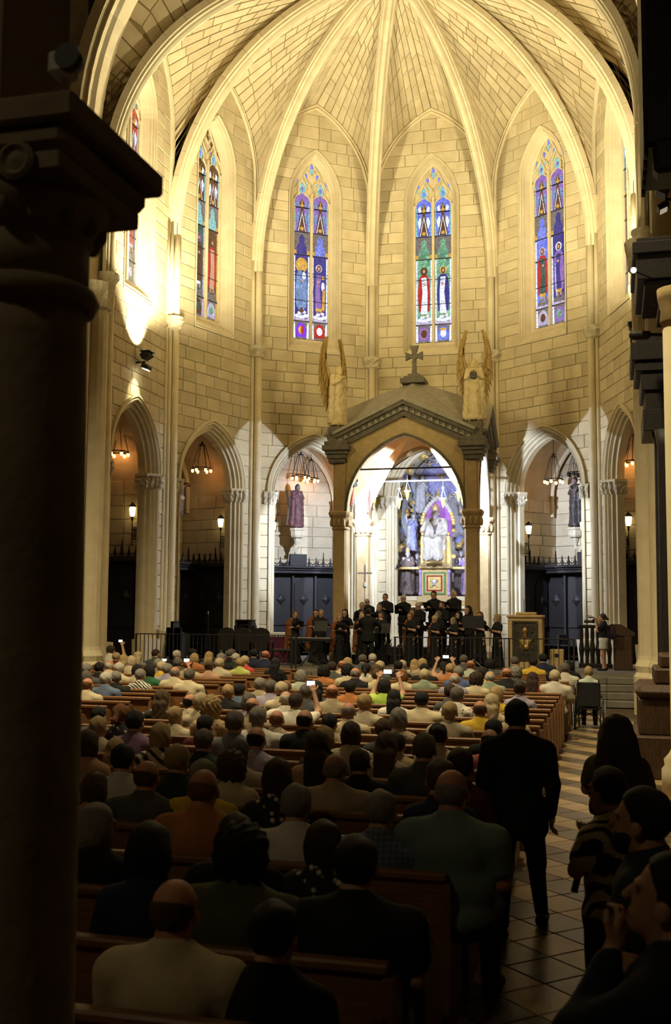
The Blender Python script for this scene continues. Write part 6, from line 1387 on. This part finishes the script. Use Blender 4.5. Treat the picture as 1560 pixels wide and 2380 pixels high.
for line in CHOIR.split('\n'):
    a, lab = line.split('|'); px, py, g, row, hs, hc, shw = a.split(); px, py, row = float(px), float(py), int(row); Y, z0 = ROWS[row]
    q = at_y(px, py, Y); d = Vector((-1.0, 30.6, 0))-Vector((q.x, Y, 0)); rz = atan2(d.y, d.x)-pi/2; rz = pi+(rz-pi if rz > 0 else rz+pi)*.75
    pr = CHW[RXc.randrange(3)] if g == 'w' else CHM[RXc.randrange(2)]; H = max(1.5, min(1.86, q.z-z0)); hs2 = hs
    o = put(pr, (q.x, Y, z0), rz, H, hs2, hc, (.011, .011, .012), (.010, .010, .011), skin='p', shirt_name='black_top' if g == 'w' else 'black_shirt', leg_name='long_skirt' if g == 'w' else 'trousers')
    tag(o, lab, 'person', 'choir singers'); k = H/pr.top
    if shw == '1': s_ = link('shawl', SHAWL, o); s_.color = (.24, .075, .022, 1)
    if 'beard' in lab: bd = obj('beard', sdf_geo([('e', (0, .075, -.085), (.055, .045, .055))], .014), M['hair'], o, pr.hl, pr.hr, smooth=True); bd.color = (*HCOL['g' if hc != 'b' else 'b'], 1)
    if 'glasses' in lab:
        for sx in (-1, 1): obj('glasses', tube([(sx*.033+.025*cos(t), .1, .008+.018*sin(t)) for t in [2*pi*i/10 for i in range(11)]], .0035, 4), M['black'], o, pr.hl, pr.hr)
    if 'pendant' in lab: obj('pendant', xf(lathe([(0, -.02), (.02, 0), (0, .02)], 6), (0, .155, 1.36)), M['gold'], o)
    if 'hands folded' not in lab:
        R_ = Matrix.Rotation(rz, 3, 'Z'); c = Vector((q.x, Y, z0))+R_ @ Vector((0, .36, 1.30))*k
        f_ = tag(empty('music_folder', tuple(c), rz), 'black music folder held by '+' '.join(lab.replace(',', '').split()[:9]), 'folder', 'music folders of the choir')
        for sg in (-1, 1):
            o2 = link('cover', FOLD[0 if sg < 0 else 1], f_, (0, 0, 0), (-.75, 0, sg*.3)); p2 = link('page', FOLD[2], o2, (0 if sg < 0 else .155, 0, 0))
q = at_y(856, 1414, 31.3); CON = Proto(0, 0, None, sit=False, arms={'l': 'conduct', 'r': 'conduct'}, long_sleeve=True, coat=True, broad=1.05)
tag(put(CON, (q.x, 31.3, ZF), 0, min(1.82, q.z-ZF), 'short', 'k', (.010, .010, .010), (.010, .010, .010), shirt_name='jacket'), 'conductor in black seen from behind with raised hands', 'person')
# photographer on the landing
q = at_y(1402, 1427, 32.0); PH = Proto(0, 0, None, sit=False, female=True, broad=.9, arms={'l': 'camera', 'r': 'camera'})
ph = tag(put(PH, (q.x, 32.0, ZF), 1.35, q.z-ZF, 'pony', 'b', (.012, .012, .014), (.60, .58, .52), leg_name='white_shorts', shirt_name='black_tank_top'), 'young woman in white shorts photographing with a camera on the steps', 'person')
[c for c in ph.children if c.name.startswith('white_shorts')][0].data = mesh('white_shorts', *sdf_geo([('e', (0, 0, .95), (.165, .135, .12)), ('c', (.09, 0, .92), (.1, .01, .66), .095, .1), ('c', (-.09, 0, .92), (-.1, .01, .66), .095, .1)], .02, .03, .012, lambda P: np.maximum(P[:, 2]-1.02, .66-P[:, 2])), M['cloth'], None, True)
bk = tag(empty('backpack', (q.x+.14, 31.98, ZF+1.05), 1.35), 'dark purple backpack on the photographer', 'backpack'); obj('bag', sdf_geo([('e', (0, -.12, .05), (.14, .09, .2))], .02), mat('dark_purple_nylon', (.05, .015, .04), None, 8, .7), bk, smooth=True); obj('pocket', sdf_geo([('e', (0, -.19, -.03), (.1, .05, .09))], .02), M['black'], bk, smooth=True)
k = (q.z-ZF)/PH.top; cm = tag(empty('camera', (q.x-.27, 32.06, ZF+1.5*k), 1.35), 'black camera with long lens held by the photographer', 'camera'); obj('body', box(-.07, .07, -.04, .04, -.05, .05, .01), M['black'], cm); obj('lens', xf(lathe([(.035, 0), (.04, .1), (.045, .24)], 12), (0, .03, 0), (-pi/2, 'X')), M['black'], cm); obj('viewfinder', box(-.025, .025, -.04, .03, .05, .08, .005), M['black'], cm); obj('flash', box(-.03, .03, -.02, .16, .1, .14, .01), M['black'], cm)
# ---------------------------------------------------------------- wheelchair and its user
q = at_y(1368, 1560, 23.0); wx = q.x
tag(put(SEAT[('f', 0)], (wx, 23.05, .03), 0, 1.26, 'short', 'y', (.45, .5, .4), pat='floralw'), 'person with short blond hair in pale flowered top seated in a wheelchair', 'person')
wc = tag(empty('wheelchair', (wx, 23.0, 0)), 'black wheelchair in the side aisle seen from behind', 'wheelchair')
obj('backrest', box(-.23, .23, -.19, -.16, .48, .98, .015), M['black'], wc); obj('seat', box(-.23, .23, -.16, .3, .42, .46, .01), M['black'], wc)
for sx in (-1, 1):
    w2 = obj('rear_wheel', tube([(sx*.29, -.02+.29*cos(t), .3+.29*sin(t)) for t in [2*pi*i/24 for i in range(25)]], .018, 6), M['black'], wc); obj('hand_rim', tube([(sx*.325, -.02+.25*cos(t), .3+.25*sin(t)) for t in [2*pi*i/20 for i in range(21)]], .008, 5), M['silver'], w2)
    for i in range(8): t = pi*i/4; obj('spoke', tube([(sx*.29, -.02, .3), (sx*.29, -.02+.28*cos(t), .3+.28*sin(t))], .004, 4), M['silver'], w2)
    obj('caster', tube([(sx*.22, .42+.08*cos(t), .09+.08*sin(t)) for t in [2*pi*i/12 for i in range(13)]], .014, 5), M['black'], wc); obj('push_handle', tube([(sx*.21, -.18, .95), (sx*.21, -.19, 1.02), (sx*.21, -.32, 1.03)], .014, 5), M['black'], wc); obj('arm_rest', box(sx*.25-.03, sx*.25+.03, -.15, .25, .66, .7, .01), M['black'], wc)
    obj('frame_tube', tube([(sx*.23, -.18, .95), (sx*.23, -.18, .3), (sx*.23, .4, .3), (sx*.22, .42, .1)], .013, 5), M['iron'], wc); obj('cross_brace', tube([(-sx*.23, .05, .2), (sx*.23, .05, .42)], .011, 5), M['iron'], wc)
# ---------------------------------------------------------------- people standing in the side aisle
SUIT = Proto(-.15, .1, None, sit=False, broad=1.14, long_sleeve=True, coat=True, legpose={-1: (-.02, -.12), 1: (.06, .28)}, h=.018)
sm = tag(put(SUIT, (5.83, 8.45, 0), .05, 1.77, 'short', 'k', (.010, .010, .010), (.009, .009, .009), shirt_name='dark_jacket'), 'man in black suit walking away up the side aisle', 'person')
obj('jacket_skirt', sdf_geo([('e', (0, -.01, .92), (.2, .16, .2)), ('e', (0, -.02, .78), (.215, .17, .12))], .02, .06, .006, lambda P: np.maximum(P[:, 2]-1.05, .72-P[:, 2])), M['cloth'], sm, smooth=True).color = (.010, .010, .010, 1)
LW = Proto(.3, 0, None, sit=False, female=True, broad=.95, arms={'l': 'chest', 'r': 'hang'})
q = at_y(1432, 1668, 8.1); lw = tag(put(LW, (q.x, 8.1, 0), .1, q.z, 'long', 'b', (.10, .09, .03), pat='floral'), 'woman with very long dark brown hair seen from behind near right wall', 'person')
obj('hair_length', sdf_geo([('c', (-.05, -.1, 1.55), (-.1, -.16, 1.1), .1, .12), ('c', (.05, -.1, 1.55), (.1, -.16, 1.1), .1, .12), ('e', (0, -.04, 1.62), (.13, .11, .15))], .022, .05, 0, lambda P: np.maximum(1.05-P[:, 2], P[:, 1]-.03), .006, 80), M['hair'], lw, smooth=True).color = (*HCOL['b'], 1)
BW = Proto(.0, 0, None, sit=False, female=True, broad=.97, arms={'l': 'chest', 'r': 'hang'})
q = at_y(1395, 1787, 5.9); bw = tag(put(BW, (q.x+.05, 5.9, 0), .85, q.z, 'pony', 'b', (.62, .56, .40), (.05, .05, .06), pat='print'), 'woman with ponytail and glasses in white patterned blouse, in profile', 'person')
obj('bag_strap', tube([(.14, -.12, 1.42), (.1, -.02, 1.5), (-.02, .17, 1.3), (-.14, .15, 1.05)], .022, 6), M['black'], bw)
for sx in (-1, 1): obj('glasses', tube([(sx*.033+.026*cos(t), .1, .008+.02*sin(t)) for t in [2*pi*i/10 for i in range(11)]], .004, 4), M['black'], bw, BW.hl, BW.hr)
PM_ = Proto(.0, .1, None, sit=False, broad=1.05)
q = at_y(1478, 1835, 4.6); pm = tag(put(PM_, (q.x+.04, 4.6, 0), 1.25, q.z, 'short', 'k', (.015, .02, .015), skin='t'), 'bearded dark-haired man in dark green T-shirt, face in profile', 'person')
bd = obj('beard', sdf_geo([('e', (0, .06, -.085), (.062, .055, .055)), ('e', (0, .03, -.05), (.066, .05, .05))], .012), M['hair'], pm, PM_.hl, PM_.hr, smooth=True); bd.color = (*HCOL['k'], 1)
CHN = Proto(.2, .25, None, sit=False, broad=1.15, arms={'l': 'chin', 'r': 'hang'}, long_sleeve=True)
q = at_y(1530, 1985, 3.35); cn = tag(put(CHN, (q.x+.05, 3.35, 0), 1.05, q.z, 'short', 'k', (.012, .014, .022), skin='t', shirt_name='navy_sweater'), 'man in dark navy sweater resting chin on his hand, nearest at right', 'person')
# ================================================================ near column at the left
cl = struct(empty('trim_near_column', (4.79, 2.91, 0)))
obj('shaft', lathe([(.3, 0), (.3, .3), (.26, .36), (.235, .42), (.22, .5), (.215, 1.6), (.212, 2.4), (.2, 3.3), (.198, 3.4)], 28), M['pier'], cl, smooth=True)
obj('astragal', lathe([(.2, 3.4), (.222, 3.41), (.235, 3.44), (.222, 3.47), (.2, 3.48)], 28), M['pier'], cl, smooth=True)
obj('neck', lathe([(.2, 3.48), (.2, 3.62)], 28), M['pier'], cl, smooth=True); obj('echinus', lathe([(.2, 3.61), (.215, 3.64), (.25, 3.69), (.262, 3.74), (.2, 3.75)], 28), M['pier'], cl, smooth=True)
obj('abacus', join(box(-.265, .265, -.265, .265, 3.74, 3.80, .006), box(-.285, .285, -.285, .285, 3.80, 3.87, .02), box(-.325, .325, -.31, .325, 3.87, 3.95, .01)), M['pier'], cl)
for i in range(14): a = 2*pi*i/14; obj('egg', xf(sdf_geo([('e', (0, 0, 0), (.03, .03, .045))], .014), (cos(a)*.225, sin(a)*.225, 3.67)), M['pier'], cl, smooth=True)
for sx in (-1, 1): obj('rosette', xf(lathe([(.05, 0), (.06, .012), (.045, .022), (.03, .01), (.0, .02)], 16), (sx*.13, -.268, 3.77), (pi/2, 'X')), M['pier'], cl)
obj('upper_pier', box(-.28, .02, -.2, .2, 3.95, 7.5), M['pier'], cl); obj('upper_shaft', xf(lathe([(.1, 3.95), (.1, 7.5)], 14), (-.2, -.2, 0)), M['pier'], cl, smooth=True)
q = at_y(152, 150, 2.75); sp_ = tag(empty('spotlight', tuple(q)), 'white spotlight with round lens on top of the near left capital', 'spotlight'); obj('housing', box(-.045, .02, -.03, .05, -.035, .035, .008), M['white'], sp_); obj('lens_ring', xf(lathe([(.035, 0), (.04, .02), (.04, .05), (.03, .05)], 18), (.03, 0, 0), (pi/2, 'X')), M['black'], sp_); obj('bracket', tube([(-.01, .02, -.03), (-.01, .03, -(q.z-3.95))], .012, 6), M['white'], sp_)
# ================================================================ right side altars
def altar_profile(nm, Y0, Y1, items, lab, m):
    r = tag(empty(nm, (7.6, (Y0+Y1)/2, 0)), lab, 'altarpiece'); yc = (Y0+Y1)/2
    for part, px, ya, yb, ex in items:
        a = at_y(px, ya, Y0); b = at_y(px, yb, Y0); obj(part, box(a.x-7.6, .5, Y0-yc+ex, Y1-yc-ex, b.z, a.z, .015), m, r)
    return r
sa = altar_profile('side_altarpiece', 17.0, 19.2, [('cornice_top', 1480, 548, 562, .1), ('cornice', 1470, 562, 590, 0), ('cornice', 1480, 590, 648, .05), ('frieze', 1498, 648, 660, .1), ('architrave', 1535, 660, 690, .3)], 'dark wooden altarpiece with heavy stepped cornice on right wall', M['darkwood'])
sa2 = altar_profile('side_altarpiece', 20.2, 22.0, [('cornice', 1466, 796, 838, 0), ('cornice', 1476, 838, 862, .05), ('frieze', 1490, 862, 905, .1), ('cornice_cap', 1480, 778, 796, .1), ('capital_block', 1495, 948, 1000, .1), ('entablature', 1500, 905, 948, .15), ('plinth', 1488, 1648, 1700, .0), ('plinth', 1478, 1700, 1760, -.1)], 'dark wooden altarpiece with lower cornice and column on right wall behind', M['darkwood'])
for Y, px, y0, y1 in ((19.8, 1527, 1000, 1648), (20.6, 1520, 1000, 1648)):
    a, b = at_y(px, y0, Y), at_y(px, y1, Y); obj('column', xf(lathe([(.17, b.z), (.15, b.z+.1), (.14, b.z+.4), (.12, a.z-.3), (.17, a.z)], 14), (a.x+.12-7.6, Y-21.1, 0)), M['darkwood'], sa2, smooth=True)
q = at_y(1473, 628, 16.6); lm = tag(empty('cornice_lamp', tuple(q)), 'tiny bright white lamp at edge of the stepped dark cornice', 'lamp'); obj('lens', sdf_geo([('e', (0, 0, 0), (.045, .045, .045))], .016), emis('white_lamp', (.95, .97, 1.), 6), lm, smooth=True); obj('arm', tube([(0, .03, 0), (.3, .5, 0)], .015, 5), M['black'], lm)
q = at_y(1488, 778, 19.0); pj = tag(empty('projector', tuple(q)), 'black rounded projector on bracket above the lower dark cornice', 'projector'); obj('housing', sdf_geo([('c', (-.1, 0, 0), (.1, 0, 0), .09, .09)], .02, .03, 0, lambda P: P[:, 2]-.05), M['black'], pj, smooth=True); obj('bracket', tube([(.1, 0, .0), (.6, .1, -.02)], .03, 6), M['black'], pj)
q = at_y(1545, 1500, 15.1); hc_ = struct(empty('trim_half_column', (q.x+.27, 15.2, 0)))
obj('shaft', lathe([(.34, 0), (.34, .35), (.3, .4), (.31, .48), (.24, .56), (.21, .62), (.2, 6.5)], 20), M['rib'], hc_, smooth=True); obj('capital', lathe([(.2, 6.4), (.24, 6.5), (.22, 6.65), (.26, 6.8), (.27, 6.95)], 20), M['sand'], hc_, smooth=True)
pd = tag(empty('stone_pedestal', (7.35, 17.4, 0)), 'dark brown stone pedestal with rounded cushion top at right wall', 'pedestal')
a = at_y(1482, 1742, 16.8); obj('base_block', box(-.55, .7, -.9, .9, 0, .62, .02), M['oldwood'], pd); obj('block', box(-.45, .7, -.7, .8, .62, 1.15, .02), M['oldwood'], pd); obj('cushion_moulding', xf(box(-.5, .7, -.75, .85, 1.15, 1.36, .1)), M['oldwood'], pd); obj('step_block', box(-.2, .7, -.5, .8, 1.36, 1.6, .03), M['oldwood'], pd); obj('step_block', box(-.1, .7, -.4, .8, 1.6, 1.8, .03), M['oldwood'], pd)
cn_ = tag(empty('wooden_canopy', (7.5, 11.0, 0)), 'black wooden pulpit canopy with scalloped lower edge at top right', 'canopy')
a = at_y(1497, 340, 10.4); b = at_y(1520, 400, 10.4); obj('valance', box(a.x-7.5, .6, -.6, .6, a.z, a.z+2.6, .04), M['darkwood'], cn_); obj('pendant', box(b.x-7.5, .6, -.6, -.35, b.z, a.z+.1, .04), M['darkwood'], cn_)
for i in range(5): obj('scallop', xf(lathe([(.1, -.02), (.11, .0), (.1, .02)], 12), (a.x-7.5+.02, -.5+i*.25, a.z+.02), (pi/2, 'Y')), M['darkwood'], cn_)
